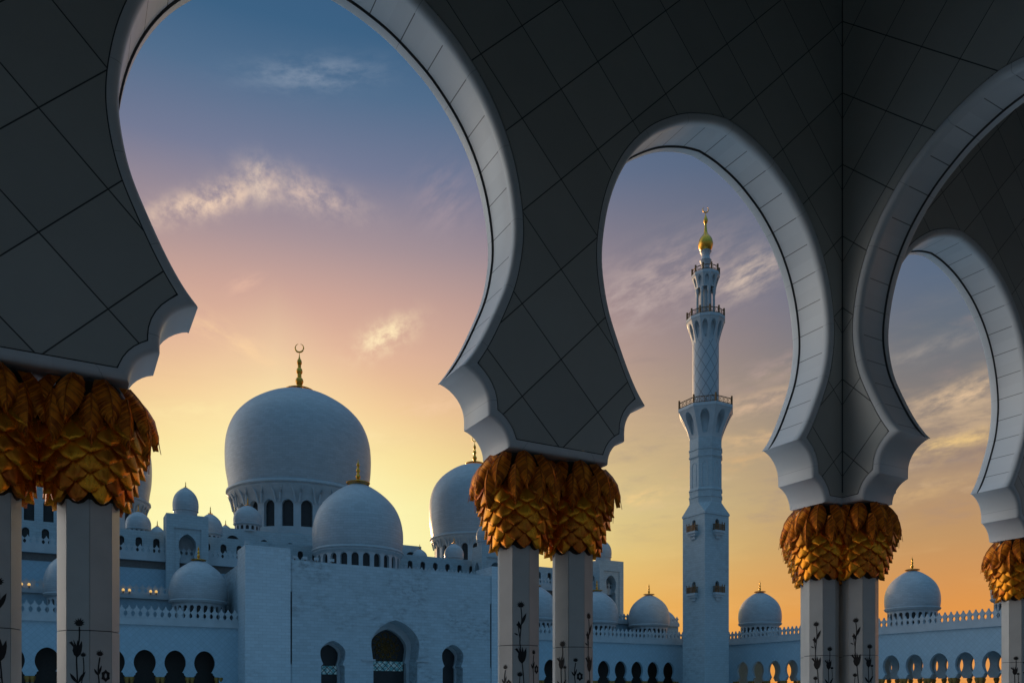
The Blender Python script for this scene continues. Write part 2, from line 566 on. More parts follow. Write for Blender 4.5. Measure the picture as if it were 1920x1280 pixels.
# ------------------------------------------------------------------ the arch of the arcades (metres, z from eye height)
BAY = 5.463
KS = .67
ARCH = [(0, 11.66), (.30, 11.62), (.60, 11.55), (1.03, 11.40), (1.41, 11.20), (1.91, 10.85), (2.40, 10.33), (2.74, 9.78),
        (2.965, 9.20), (3.09, 8.60), (3.125, 8.08), (3.065, 7.58), (2.95, 7.13), (2.75, 6.65), (2.51, 6.15), (2.29, 5.78), (2.10, 5.55)]
W0, W1, W2 = .722, .985, 1.324
ZB, Z1B, Z1A, Z2 = 2.865, 3.20, 3.315, 3.715

def half_arch(bay, sub=4):
    """from apex to the pier centre at the bottom: list of (xi, z), index of the tip"""
    sc = (bay / 2 - W2) / (2.10 * KS)
    scz = 1.0
    pts = [(x * KS * (sc if x > 2.0 else 1 + (sc - 1) * x / 2.1), z * KS * scz) for x, z in ARCH]
    pts[-1] = (bay / 2 - W2, Z2)
    pts = catmull(pts, sub)
    tip = len(pts) - 1
    h = bay / 2
    n = 4 + sub
    def cove(ws, zs, we, ze):
        return [(h - (ws - (ws - we) * (math.sin(t) - math.sin(.25)) / (1 - math.sin(.25))),
                 ze + (zs - ze) * math.cos(t) / math.cos(.25)) for t in [.25 + (PI / 2 - .25) * i / n for i in range(1, n + 1)]]
    pts += cove(W2, Z2, W1, Z1A)
    pts += [(h - W1, Z1B)]
    pts += cove(W1, Z1B, W0, ZB)
    pts += [(h, ZB)]
    return pts, tip

def bay_path(bay, uc, sub=4):
    hp, tip = half_arch(bay, sub)
    left = [(uc - x, z) for x, z in reversed(hp)]
    right = [(uc + x, z) for x, z in hp[1:]]
    return left + right, len(hp) - 1 - tip, len(hp) - 1 + tip    # path left->right, indices of the two tips

def clean_offset(pts):
    out = [pts[0]]
    for p in pts[1:]:
        if math.hypot(p[0] - out[-1][0], p[1] - out[-1][1]) > .004:
            out.append(p)
    return out

TR = .105
def near_wall(root, first, count, ztop, thick, fmap, u_origin):
    """first = u of the first pier centre; bays count onward"""
    XA = [(TR + .016, .018), (TR + .001, .018), (TR, 0), (.055, 0), (.026, .008), (.008, .026), (0, .06),
          (0, .115), (.004, .12), (.004, thick - .147), (.010, thick - .145), (.010, thick - .136), (-.016, thick - .125), (-.016, thick - .03), (.0, thick), (TR, thick)]
    XE = [(n if d < .06 or d >= thick else 0, d) for n, d in XA]
    MA = [2, 2, 0, 0, 0, 0, 0, 0, 1, 1, 2, 2, 0, 0, 0]
    XC = [(TR + .016, .018), (TR + .001, .018), (TR, 0), (.055, 0), (.026, .008), (.008, .026), (0, .06), (0, thick - .03), (.02, thick), (TR, thick)]
    MC = [2, 2, 0, 0, 0, 0, 0, 0, 0]
    for i in range(count):
        uc = first + BAY * (i + .5)
        pts, t0, t1 = bay_path(BAY, uc)
        nr = path_normals(pts, 1, 2.3)
        # spandrel: front and back skins above the trim
        bm = bmesh.new()
        off = clean_offset(offset_path(pts, nr, TR + .011))
        off[0] = (uc - BAY / 2, off[0][1]); off[-1] = (uc + BAY / 2, off[-1][1])
        poly = off + [(uc + BAY / 2, ztop), (uc - BAY / 2, ztop)]
        add_poly(bm, poly, [], lambda u, z: fmap(u, z, 0.0))
        add_poly(bm, poly, [], lambda u, z: fmap(u, z, thick))
        uvl = bm.loops.layers.uv['UVMap']
        for f_ in bm.faces:
            for lp in f_.loops:
                lp[uvl].uv.x -= u_origin
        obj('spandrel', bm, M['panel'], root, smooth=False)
        OA = [offset_path(pts, nr, n) for n, d in XA]
        OC = [offset_path(pts, nr, n) for n, d in XC]
        bm = bmesh.new()
        add_sweep(bm, pts[t0:t1 + 1], nr[t0:t1 + 1], XA, fmap, MA, .2, XE, 4, [o[t0:t1 + 1] for o in OA])
        obj('arch_surround', bm, [M['trim'], M['soffit'], M['groove']], root, sharp=.7)
        for lo, hi in ((0, t0), (t1, len(pts) - 1)):
            bm = bmesh.new()
            add_sweep(bm, pts[lo:hi + 1], nr[lo:hi + 1], XC, fmap, MC, .3, offs=[o[lo:hi + 1] for o in OC])
            obj('bracket', bm, [M['trim'], M['soffit'], M['groove']], root, sharp=.7)

A1 = -.165
BF, THICK = 8.167, .695
BC = BF + THICK / 2
ZTOP = 11.35
arc1 = thing('arcade_wall', 'long dark marble arcade wall of keyhole arches seen from inside, across the whole frame', 'arcade', (A1 + BAY, BC, -1.6))
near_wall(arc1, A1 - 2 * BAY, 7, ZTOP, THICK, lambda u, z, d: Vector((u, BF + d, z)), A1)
PIER2 = A1 + 2 * BAY
arc2 = thing('arcade_wall', 'dark marble arcade wall turning the corner toward the viewer at far right', 'arcade', (PIER2, BC - BAY, -1.6))
near_wall(arc2, 0.0, 2, ZTOP, THICK, lambda u, z, d: Vector((PIER2 - THICK / 2 + d, BC - u, z)), 0.0)

bm = bmesh.new()
add_box(bm, PIER2 - THICK / 2 - .012, PIER2 - THICK / 2 + .02, BF - .012, BF + .02, 3.05, ZTOP)
obj('corner_joint', bm, M['groove'], arc2, smooth=False)
rear_light_block = copy_tree(arc1)  # unseen copy added behind the camera to keep light off the upper walls
rear_light_block.location.y = BC - 2 * BAY
end_light_block = copy_tree(arc2)  # unseen copy added to shut out bright sky at the open left end
end_light_block.location.x = A1 - 2 * BAY
tag(end_light_block, 'dark marble arcade wall added unseen at the left end of the hall to block light', 'arcade')
tag(rear_light_block, 'dark marble arcade wall of keyhole arches added unseen behind the viewer to block light', 'arcade')
# ------------------------------------------------------------------ palm capitals and columns
def cap_r(z):
    T = [(0, .272), (.08, .298), (.2, .345), (.35, .395), (.5, .435), (.65, .462), (.8, .47), (.95, .44), (1.05, .38), (1.16, .28)]
    for (z0, r0), (z1, r1) in zip(T, T[1:]):
        if z <= z1:
            t = max(0, (z - z0) / (z1 - z0))
            return r0 + (r1 - r0) * t
    return T[-1][1]

def scales_bm():
    bm = bmesh.new()
    add_lathe(bm, [(.24, -.01)] + [(cap_r(z) - .035, z) for z in (.0, .1, .25, .4, .55, .7, .85, .95, 1.05, 1.15)] + [(0.02, 1.16)], 32, mi=1)
    N = 10
    rows = [.015 + .083 * k for k in range(8)]
    prof = [(0, .70), (.22, .9), (.40, 1.0), (.52, .96), (.66, .80), (.80, .56), (.92, .27), (1.0, .03)]
    rnd = random.Random(3)
    for ri, zb in enumerate(rows):
        H = .225
        for k in range(N):
            th = 2 * PI * (k + (.5 if ri % 2 else 0)) / N
            wmax = .5 * 2 * PI * cap_r(zb + .12) / N * .95
            lift = rnd.uniform(.9, 1.12)
            grid = []
            grid2 = []
            for s, ww in prof:
                z = zb + H * (1 - s)
                row, row2 = [], []
                for c in (-1, -.55, 0, .55, 1):
                    off = (-.018 + .088 * s ** 1.25) * lift + .016 * (1 - abs(c)) + .004 * (1 - c * c)
                    rr = cap_r(z) + off
                    a = th + c * ww * wmax / cap_r(z)
                    row.append(bm.verts.new((rr * math.cos(a), rr * math.sin(a), z)))
                    r2 = rr - .026 - .03 * s
                    row2.append((a, r2, z + .012 * s))
                grid.append(row)
                grid2.append(row2)
            for A, B in zip(grid, grid[1:]):
                for j in range(4):
                    face(bm, [A[j], A[j + 1], B[j + 1], B[j]])
            # thickness: rim turned inward
            rim = [r[0] for r in grid] + grid[-1][1:4] + [r[4] for r in reversed(grid)]
            rimi = [r[0] for r in grid2] + grid2[-1][1:4] + [r[4] for r in reversed(grid2)]
            inner = [bm.verts.new((r * math.cos(a), r * math.sin(a), z)) for a, r, z in rimi]
            for j in range(len(rim) - 1):
                face(bm, [rim[j], inner[j], inner[j + 1], rim[j + 1]])
    return bm

def frond_bm(ztop, zbot, wid, out, seed):
    """a gilded palm leaf hanging down the capital, built round +X"""
    rnd = random.Random(seed)
    bm = bmesh.new()
    def rad(t):
        z = ztop + (zbot - ztop) * t
        r = cap_r(z) + .03 + out * (.25 + .75 * t) * (1 if t < .8 else 1 + (t - .8) * 1.6)
        return r, z
    def width(t):
        t = max(t, 0)
        return wid * (math.sin(PI * min(1, (t * .92 + .13))) ** .75)
    def P(t, c, lift=0.0):
        r, z = rad(max(0, min(t, 1.12)))
        r += lift + .030 * (1 - abs(c) ** 1.3) - .03 * abs(c) ** 2
        a = c * width(min(t, 1)) / max(r, .3)
        return Vector((r * math.cos(a), r * math.sin(a), z))
    n = 12
    grid = [[bm.verts.new(P(i / n, c * .93, -.004)) for c in (-1, -.5, 0, .5, 1)] for i in range(n + 1)]
    for A, B in zip(grid, grid[1:]):
        for j in range(4):
            face(bm, [A[j], A[j + 1], B[j + 1], B[j]])
    K = 21
    for k in range(K):
        t0 = -.04 + .88 * k / K
        for sg in (-1, 1):
            dt = .20 + rnd.uniform(-.01, .015)
            tw = .030
            lf = .008 + rnd.uniform(0, .006)
            prev = None
            for s in range(5):
                q = s / 4
                c = sg * (.03 + (.97 + rnd.uniform(-.02, .03) * (s == 4)) * q)
                t = t0 + dt * q ** 1.25
                hw = tw * (1 - .75 * q ** 2)
                v = [bm.verts.new(P(t - hw, c, lf * .3)), bm.verts.new(P(t, c, lf + .006)), bm.verts.new(P(t + hw, c, lf * .3))]
                if prev:
                    face(bm, [prev[0], prev[1], v[1], v[0]])
                    face(bm, [prev[1], prev[2], v[2], v[1]])
                prev = v
    add_tube(bm, [P(i / 10, 0, .010) for i in range(11)] + [P(1.05, 0, .012)], [.009 - .006 * i / 11 for i in range(12)], 5)
    return bm

RSH = .262
def shaft_bm(z0, z1):
    """octagonal shaft, corners on the axes, open joints down each corner and one ring joint"""
    bm = bmesh.new()
    zj = .566
    for za, zb in ((z0, zj - .004), (zj + .004, z1)):
        for k in range(8):
            a, b = k * PI / 4, (k + 1) * PI / 4
            p = Vector((math.cos(a), math.sin(a), 0)) * RSH
            q = Vector((math.cos(b), math.sin(b), 0)) * RSH
            d = (q - p).normalized()
            g = .0035
            p1, q1 = p + d * g, q - d * g
            nv = (p + q).normalized()
            o1 = [bm.verts.new((v.x, v.y, z)) for z in (za, zb) for v in (p1, q1)]
            i1 = [bm.verts.new((v.x - nv.x * .02, v.y - nv.y * .02, z)) for z in (za, zb) for v in (p1, q1)]
            face(bm, [o1[0], o1[1], o1[3], o1[2]])
            for x, y in ((0, 1), (1, 3), (3, 2), (2, 0)):
                face(bm, [o1[x], o1[y], i1[y], i1[x]])
    core = RSH - .014
    A = [bm.verts.new((core * math.cos(k * PI / 4), core * math.sin(k * PI / 4), z0)) for k in range(8)]
    B = [bm.verts.new((core * math.cos(k * PI / 4), core * math.sin(k * PI / 4), z1)) for k in range(8)]
    for k in range(8):
        face(bm, [A[k], A[(k + 1) % 8], B[(k + 1) % 8], B[k]], 1)
    return bm

# flat inlaid flowers, drawn in the plane of one shaft face (u across, v up)
def fl_poly(bm, pts, T):
    vs = [bm.verts.new(T(u, v, .0)) for u, v in pts]
    wt = [bm.verts.new(T(u, v, .003)) for u, v in pts]
    tris = tessellate_polygon([[Vector((u, v, 0)) for u, v in pts]])
    for t in tris:
        face(bm, [wt[i] for i in t])
    for i in range(len(pts)):
        j = (i + 1) % len(pts)
        face(bm, [vs[i], vs[j], wt[j], wt[i]])

def fl_head(bm, u, v, s, T, tilt=0.0):
    pts = []
    spikes = [(-8, .80), (22, .88), (50, .92), (78, 1.05), (104, .96), (132, .92), (160, .86), (190, .80), (222, .62), (318, .62)]
    for i, (a, l) in enumerate(spikes):
        a0 = R(a + tilt)
        nx = spikes[(i + 1) % len(spikes)][0] + (360 if i == len(spikes) - 1 else 0)
        am = R((a + nx) / 2 + tilt)
        pts.append((u + s * l * math.cos(a0), v + s * .85 * l * math.sin(a0)))
        pts.append((u + s * .50 * math.cos(am), v + s * .45 * math.sin(am)))
    fl_poly(bm, pts, T)

def fl_tulip(bm, u, v, s, T):
    pts = [(-.05, -1), (-.35, -.7), (-.52, -.2), (-.45, .25), (-.85, .75), (-1.0, .72), (-.62, .95), (-.30, .45), (-.42, 1.15), (-.05, .4), (.05, 1.1),
           (.25, .45), (.55, 1.0), (.60, .4), (.52, -.2), (.38, -.65), (.05, -1)]
    fl_poly(bm, [(u + s * x, v + s * y) for x, y in pts], T)

def fl_stem(bm, pts, wd, T):
    pts = catmull(pts, 5)
    nr = path_normals(pts)
    fl_poly(bm, [(p[0] + n.x * wd, p[1] + n.y * wd) for p, n in zip(pts, nr)] + [(p[0] - n.x * wd, p[1] - n.y * wd) for p, n in reversed(list(zip(pts, nr)))], T)

def fl_leaf(bm, u, v, L, wd, ang, T):
    c, s_ = math.cos(R(ang)), math.sin(R(ang))
    pts = []
    for i in range(9):
        t = i / 8
        pts.append((t * L, wd * math.sin(PI * t) + .25 * wd * t))
    for i in range(7, 0, -1):
        t = i / 8
        pts.append((t * L, -wd * .75 * math.sin(PI * t) + .25 * wd * t))
    fl_poly(bm, [(u + x * c - y * s_, v + x * s_ + y * c) for x, y in pts], T)

def fl_ring(bm, u, v, s, T):
    outer = [(u + s * (1 + .28 * (i % 2)) * .75 * math.cos(2 * PI * i / 12), v + s * (1 + .28 * (i % 2)) * math.sin(2 * PI * i / 12)) for i in range(12)]
    inner = [(u + s * .22 * math.cos(2 * PI * i / 12), v + s * .5 * math.sin(2 * PI * i / 12)) for i in range(12)]
    vs = add_poly(bm, outer, [inner], lambda a, b: T(a, b, .003))

def flower(kind, h, T):
    bm = bmesh.new()
    if kind == 'tall':
        fl_head(bm, 0, h, .062, T, 5)
        fl_stem(bm, [(0, h - .03), (.010, h - .16), (-.012, h - .42), (.0, h - .55), (.03, h - .85), (.05, h - 1.3), (.02, h - 2.0)], .0058, T)
        fl_leaf(bm, .006, h - .24, .16, .021, 66, T)
        fl_leaf(bm, .004, h - .30, .12, .02, 105, T)
        fl_head(bm, -.035, h - .235, .03, T, -6)
        fl_stem(bm, [(-.035, h - .25), (-.022, h - .33), (-.008, h - .42)], .0048, T)
        fl_leaf(bm, -.028, h - .36, .06, .010, 150, T)
        fl_tulip(bm, .012, h - .60, .095, T)
        fl_head(bm, -.012, h - .83, .05, T, 0)
        fl_stem(bm, [(-.012, h - .85), (-.02, h - 1.1), (.01, h - 1.6)], .004, T)
    elif kind == 'mid':
        fl_head(bm, .01, h, .06, T, -4)
        fl_stem(bm, [(.012, h - .03), (.010, h - .15), (-.012, h - .3), (-.006, h - .5), (.01, h - .9), (.0, h - 1.5)], .0058, T)
        fl_tulip(bm, -.008, h - .235, .075, T)
        fl_head(bm, .045, h - .29, .034, T, 4)
        fl_stem(bm, [(.045, h - .31), (.05, h - .42), (.03, h - .55), (.01, h - .7)], .004, T)
        fl_leaf(bm, .0, h - .55, .13, .016, 58, T)
        fl_leaf(bm, .0, h - .55, .12, .016, 124, T)
    else:
        fl_head(bm, -.01, h, .044, T, 3)
        fl_stem(bm, [(-.01, h - .03), (-.025, h - .16), (-.012, h - .34), (.0, h - .8)], .0058, T)
        fl_leaf(bm, -.024, h - .2, .075, .011, 118, T)
        fl_leaf(bm, -.022, h - .2, .10, .011, 72, T)
        fl_ring(bm, .042, h - .20, .046, T)
    return bm

def face_map(k):
    a = (k + .5) * PI / 4
    nv = Vector((math.cos(a), math.sin(a), 0))
    tv = Vector((-math.sin(a), math.cos(a), 0))
    ap = RSH * math.cos(PI / 8) + .0005
    return lambda u, v, d: nv * (ap + d) + tv * u + Vector((0, 0, v + 1.6))

CAPZ = 1.70
def build_column(loc):
    t = thing('palm_column', 'x', 'column', loc)
    bm = shaft_bm(0, 1.6 + CAPZ + .06)
    for v in bm.verts:                                       # ring joint was given from eye height
        if abs(v.co.z - .562) < .01 or abs(v.co.z - .570) < .01:
            v.co.z += 1.6
    obj('shaft', bm, [M['shaft'], M['groove']], t, (0, 0, 0), smooth=False)
    bm = bmesh.new()
    add_lathe(bm, [(.42, 0), (.42, .12), (.39, .15), (.36, .16), (.36, .22), (.31, .28), (.30, .34), (.27, .36)], 8)
    obj('base_plinth', bm, M['shaft'], t, (0, 0, 0), smooth=False)
    cap = obj('capital', scales_bm(), [M['scale'], M['core']], t, (0, 0, 1.6 + CAPZ), sharp=.9)
    protos = [frond_bm(1.14, .66, .128, .052, 11), frond_bm(.95, .48, .100, .034, 5)]
    ds = []
    for bmf in protos:
        me = bpy.data.meshes.new('frond')
        bmesh.ops.recalc_face_normals(bmf, faces=bmf.faces)
        for f_ in bmf.faces:
            f_.smooth = True
        bmf.to_mesh(me); bmf.free()
        me.materials.append(M['frond'])
        ds.append(me)
    rnd = random.Random(21)
    for layer, me in ((1, ds[1]), (0, ds[0])):
        for k in range(10):
            o = bpy.data.objects.new('frond', me)
            COL.objects.link(o)
            o.parent = cap
            a = 2 * PI * (k + (.5 if layer else 0)) / 10 + rnd.uniform(-.05, .05)
            o.rotation_euler = (0, rnd.uniform(-.02, .03), a)
            o.location = (0, 0, rnd.uniform(-.02, .02))
    bm = bmesh.new()
    add_lathe(bm, [(.27, 1.10), (.27, 1.175)], 8)
    obj('neck', bm, M['groove'], t, (0, 0, 1.6 + CAPZ), smooth=False)
    return t

PX = [A1 + i * BAY for i in range(-1, 5)]
cols = [  # x, y, label, [(face, kind, height)]
    (PX[1] - .4, BC, 'gilded palm column at the left edge, half cut off by the frame', [(6, 'tall', .965), (5, 'mid', .7)]),
    (PX[1] + .4, BC, 'nearest fully visible marble column at left with a gilded palm capital', [(5, 'mid', .63), (6, 'low', .354)]),
    (PX[2] - .4, BC, 'left column of the middle pair, gilded capital beside the pale dome', [(5, 'tall', 1.043), (6, 'low', .48), (4, 'low', .30)]),
    (PX[2] + .4, BC, 'right column of the middle pair, flowers up both edges of the shaft', [(4, 'mid', .60), (6, 'tall', .952), (5, 'low', .40)]),
    (PX[3] - .4, BC, 'left front column of the corner cluster under the inner angle', [(4, 'tall', 1.045), (5, 'mid', .661)]),
    (PX[3], BC - .4, 'right front column of the corner cluster under the inner angle', [(4, 'tall', 1.09), (5, 'mid', .69)]),
    (PX[3] + .4, BC, 'rear right column of the corner cluster, a sliver between the front two', [(4, 'mid', .60), (5, 'tall', 1.0)]),
    (PX[3], BC + .4, 'rear left column of the corner cluster, hidden behind the front one', [(4, 'mid', .60)]),
    (PX[4] - .4, BC, 'farthest column at the right edge with a small gilded capital', [(4, 'mid', .635), (5, 'tall', .9)]),
    (PX[4] + .4, BC, 'column just beyond the farthest right one, mostly out of the frame', [(4, 'tall', .95)]),
    (PX[0] - .4, BC, 'outermost column beyond the left edge of the frame', [(6, 'tall', .95)]),
    (PX[0] + .4, BC, 'second column beyond the left edge of the frame', [(6, 'mid', .65)]),
    (PIER2, BC - BAY - .4, 'nearer column of the right wall, beyond the right edge of the frame', [(3, 'tall', 1.0)]),
    (PIER2, BC - BAY + .4, 'farther column of the right wall, beyond the right edge of the frame', [(3, 'mid', .65)]),
]
proto = None
for i, (x, y, lab, fl) in enumerate(cols):
    if proto is None:
        proto = build_column((x, y, -1.6))
        c = proto
    else:
        c = copy_tree(proto)
        c.location = (x, y, -1.6)
    tag(c, lab, 'column', 'palm columns carrying the arcade')
    c['flowers'] = 0
    del c['flowers']
for c, (x, y, lab, fl) in zip([o for o in list(COL.objects) if o.name.startswith('palm_column')], cols):
    for k, kind, h in fl:
        T = face_map(k)
        obj('flower_inlay', flower(kind, h, T), M['inlay'], c, (0, 0, 0), smooth=False)

# ------------------------------------------------------------------ hall ceiling, floor, ground
def sheet(name, x0, x1, y0, y1, z, mat, seg=1):
    bm = bmesh.new()
    vs = [[bm.verts.new((x0 + (x1 - x0) * i / seg, y0 + (y1 - y0) * j / seg, z)) for j in range(seg + 1)] for i in range(seg + 1)]
    for i in range(seg):
        for j in range(seg):
            face(bm, [vs[i][j], vs[i + 1][j], vs[i + 1][j + 1], vs[i][j + 1]])
    return struct(name, bm, mat)
sheet('ground', -3000, 3000, -3000, 3000, -1.62, M['sand'])
sheet('courtyard_floor', -60, 152, 9.3, 160, -1.605, M['floor'])
sheet('hall_floor', -14, 28, -3.4, 9.3, -1.6, M['hallfloor'])
bm = bmesh.new(); add_box(bm, -14, 28, -2.6, 9.2, ZTOP + .004, ZTOP + .5)
struct('ceiling', bm, M['ceil'])
#FARSTUFF
# ------------------------------------------------------------------ parts shared by the far buildings
def keyhole(wm, zm, wn, zn, wj, zb, zt, uc=0.0):
    """closed outline, pointed horseshoe head on straight jambs"""
    zc = zm
    half = catmull([(0, zt), (wm * .36, zt - (zt - zm) * .13), (wm * .72, zt - (zt - zm) * .40), (wm * .95, zm + (zt - zm) * .27), (wm, zm),
                    (wm * .97, zm - (zm - zn) * .42), (wn + (wm - wn) * .35, zn + (zm - zn) * .18), (wn, zn)], 3)
    half += [(wn, zn - .12), (wj, zn - .55), (wj, zb)]
    return [(uc - x, z) for x, z in reversed(half)] + [(uc + x, z) for x, z in half[1:]]

def roundhead(w, zb, zt, uc=0.0, n=8):
    zs = zt - w * 1.08
    half = [(w * math.sin(PI / 2 * i / n), zs + (zt - zs) * math.cos(PI / 2 * i / n)) for i in range(n + 1)] + [(w, zb)]
    return [(uc - x, z) for x, z in reversed(half)] + [(uc + x, z) for x, z in half[1:]]

def add_jamb(bm, outline, depth, fmap, mi=0, closed=True):
    pts = list(outline)
    nr = [Vector((0, 0))] * len(pts)
    seq = pts + ([pts[0]] if closed else [])
    add_sweep(bm, seq, [Vector((0, 0))] * len(seq), [(0, 0), (0, depth)], fmap, [mi])

def pane_bm(outline, depth, fmap):
    bm = bmesh.new()
    add_poly(bm, outline, [], lambda u, z: fmap(u, z, depth))
    return bm

def add_merlons(bm, u0, u1, z0, h, w, thick, fmap):
    """pierced crenellation: pointed leaves that touch at the shoulder and leave spindle holes between"""
    n = max(1, round((u1 - u0) / w))
    w = (u1 - u0) / n
    hp = [(.5, 0), (.5, .13), (.32, .22), (.215, .36), (.30, .49), (.49, .60), (.49, .65), (.29, .74), (.15, .83), (.10, .90), (.03, 1.0)]
    for i in range(n):
        uc = u0 + w * (i + .5)
        out = [(uc - x * w, z0 + z * h) for x, z in hp] + [(uc + x * w, z0 + z * h) for x, z in reversed(hp)]
        A = [bm.verts.new(fmap(u, z, 0)) for u, z in out]
        B = [bm.verts.new(fmap(u, z, thick)) for u, z in out]
        for s in range(len(hp) - 1):
            a, b = s, s + 1
            c, d = len(out) - 1 - s - 1, len(out) - 1 - s
            face(bm, [A[a], A[b], A[c], A[d]])
            face(bm, [B[a], B[b], B[c], B[d]])
            face(bm, [A[a], A[b], B[b], B[a]])
            face(bm, [A[c], A[d], B[d], B[c]])
        face(bm, [A[len(hp) - 1], A[len(hp)], B[len(hp)], B[len(hp) - 1]])

DOMEP = [(0, .94), (.05, .955), (.1, .965), (.2, .99), (.3, 1.0), (.4, 1.0), (.5, .985), (.6, .945), (.7, .87), (.8, .735), (.88, .565), (.94, .39), (.98, .20), (1.0, .06)]

DOMEQ = [(0, .965), (.05, .98), (.12, .995), (.22, 1.0), (.32, .99), (.42, .963), (.52, .915), (.62, .84), (.7, .75), (.78, .63), (.86, .475), (.93, .305), (.97, .175), (1.0, .045)]

def finial_bm(cx, cy, z, s, collar, crescent):
    bm = bmesh.new()
    P = [(collar, z - .55 * s), (collar * 1.02, z - .3 * s), (collar * .8, z + .05 * s), (collar * .4, z + .3 * s), (.75 * s, z + .5 * s), (.62 * s, z + 1.1 * s), (.8 * s, z + 1.4 * s), (1.02 * s, z + 2.1 * s),
         (.85 * s, z + 2.7 * s), (.5 * s, z + 3.1 * s), (.55 * s, z + 3.5 * s), (.46 * s, z + 3.8 * s), (.72 * s, z + 4.2 * s), (.80 * s, z + 4.6 * s), (.65 * s, z + 5.2 * s), (.40 * s, z + 5.5 * s),
         (.45 * s, z + 5.9 * s), (.38 * s, z + 6.1 * s), (.58 * s, z + 6.5 * s), (.62 * s, z + 6.9 * s), (.5 * s, z + 7.4 * s), (.25 * s, z + 7.8 * s), (.14 * s, z + 8.3 * s), (.05 * s, z + 9.2 * s), (0, z + 9.4 * s)]
    add_lathe(bm, P, 20, cx, cy)
    if crescent:
        zc, r = z + 10.5 * s, 1.05 * s
        n = 28
        pts, rr = [], []
        for i in range(n + 1):
            a = PI / 2 + .30 + (2 * PI - .60) * i / n
            # turned to face the courtyard diagonal
            pts.append(Vector((cx + .87 * r * math.cos(a), cy - .49 * r * math.cos(a), zc + r * math.sin(a))))
            rr.append(s * (.05 + .17 * math.sin(PI * i / n)))
        add_tube(bm, pts, rr, 8)
    return bm

def add_dome(parent, cx, cy, r, zb, zt, rd, z0, n, ww, wz0, wz1, fs, crescent=False, collar=.2, flare=.09, panes=False, blind=False, seg=64, mat='dome', gold='gold', name='dome'):
    h = zt - zb
    bm = bmesh.new()
    prof = catmull([(q * r, zb + t * h) for t, q in (DOMEP if r > 14 else DOMEQ)], 3)
    add_lathe(bm, prof, seg, cx, cy, uvs=1.0 if r > 8 else 1.6)
    shell = obj(name, bm, M[mat], parent)
    rb = r * (.94 if r > 14 else .965)
    # cornice rings under the shell
    bm = bmesh.new()
    q = r * .028
    add_lathe(bm, [(rb * .96, zb + q), (rb + q * .3, zb + q), (rb + 1.6 * q, zb + q * .2), (rb + 1.7 * q, zb - q * .7), (rb + .6 * q, zb - q * 1.2), (rb + .9 * q, zb - q * 1.8), (rb + .6 * q, zb - q * 2.5),
                   (rd + .35 * (rb - rd), zb - q * 2.5 - flare * r * .5), (rd, zb - q * 2.5 - flare * r)], seg, cx, cy)
    obj('cornice', bm, M['smooth'], shell)
    z1 = zb - q * 2.5 - flare * r * .9
    # drum with a ring of arched openings
    bm = bmesh.new()
    depth = rd * .07
    ol = roundhead(ww / 2, wz0, wz1)
    W = 2 * PI * rd / n
    for k in range(n):
        ac = -PI / 2 + 2 * PI * k / n + (.5 * 2 * PI / n)
        fm = lambda u, z, d, ac=ac: Vector((cx + (rd - d) * math.cos(ac + u / rd), cy + (rd - d) * math.sin(ac + u / rd), z))
        add_poly(bm, [(-W / 2, z0), (W / 2, z0), (W / 2, z1), (-W / 2, z1)], [ol], lambda u, z: fm(u, z, 0))
        add_jamb(bm, ol, depth, fm)
        if panes and math.sin(ac) < .35:
            obj('window', pane_bm(ol, depth * .98, fm), M['glass'], shell, smooth=False)
    drum = obj('drum', bm, M['smooth'], shell, sharp=.35)
    if not panes:
        bm = bmesh.new()
        add_lathe(bm, [(rd - depth, z0), (rd - depth, z1)], 32, cx, cy)
        obj('drum_glazing', bm, M['glass'], shell)
    if blind:
        bm = bmesh.new()
        hz = flare * r + q * 2
        for k in range(n):
            ac = -PI / 2 + 2 * PI * k / n + (.5 * 2 * PI / n)
            if math.sin(ac) > .5:
                continue
            pts = []
            for i in range(13):
                t = -1 + 2 * i / 12
                zz = z1 - hz * .28 + hz * 1.15 * (1 - abs(t) ** 1.9) ** .62
                fr = max(0, min(1, (zz - (zb - q * 2.5 - flare * r)) / (flare * r)))
                rr = rd + (rb - rd) * fr * .8 + .022 * rd
                a = ac + t * W * .40 / rd
                pts.append(Vector((cx + rr * math.cos(a), cy + rr * math.sin(a), zz)))
            add_tube(bm, pts, rd * .017, 6)
        obj('blind_arches', bm, M['smooth'], shell)
    if fs > 0:
        obj('finial', finial_bm(cx, cy, zt + .014 * h, fs, collar * r, crescent), M[gold], shell)
    return shell

# ------------------------------------------------------------------ low arcades round the courtyard
FZ = -1.6
def capital_low():
    bm = bmesh.new()
    uv = None
    P = [(.25, 0), (.30, .12), (.36, .35), (.44, .6), (.50, .8), (.53, .95), (.50, 1.08), (.34, 1.16)]
    add_lathe(bm, P, 12)
    for k in range(12):
        a = 2 * PI * k / 12
        for z, rr in ((.1, .31), (.35, .38), (.6, .47)):
            aa = a + (PI / 12 if z == .35 else 0)
            c, s = math.cos(aa), math.sin(aa)
            v = [bm.verts.new((rr * c, rr * s, z + .24)), bm.verts.new((rr * c + .1 * s, rr * s - .1 * c, z + .12)), bm.verts.new(((rr + .05) * c, (rr + .05) * s, z - .05)), bm.verts.new((rr * c - .1 * s, rr * s + .1 * c, z + .12))]
            face(bm, v)
    return bm

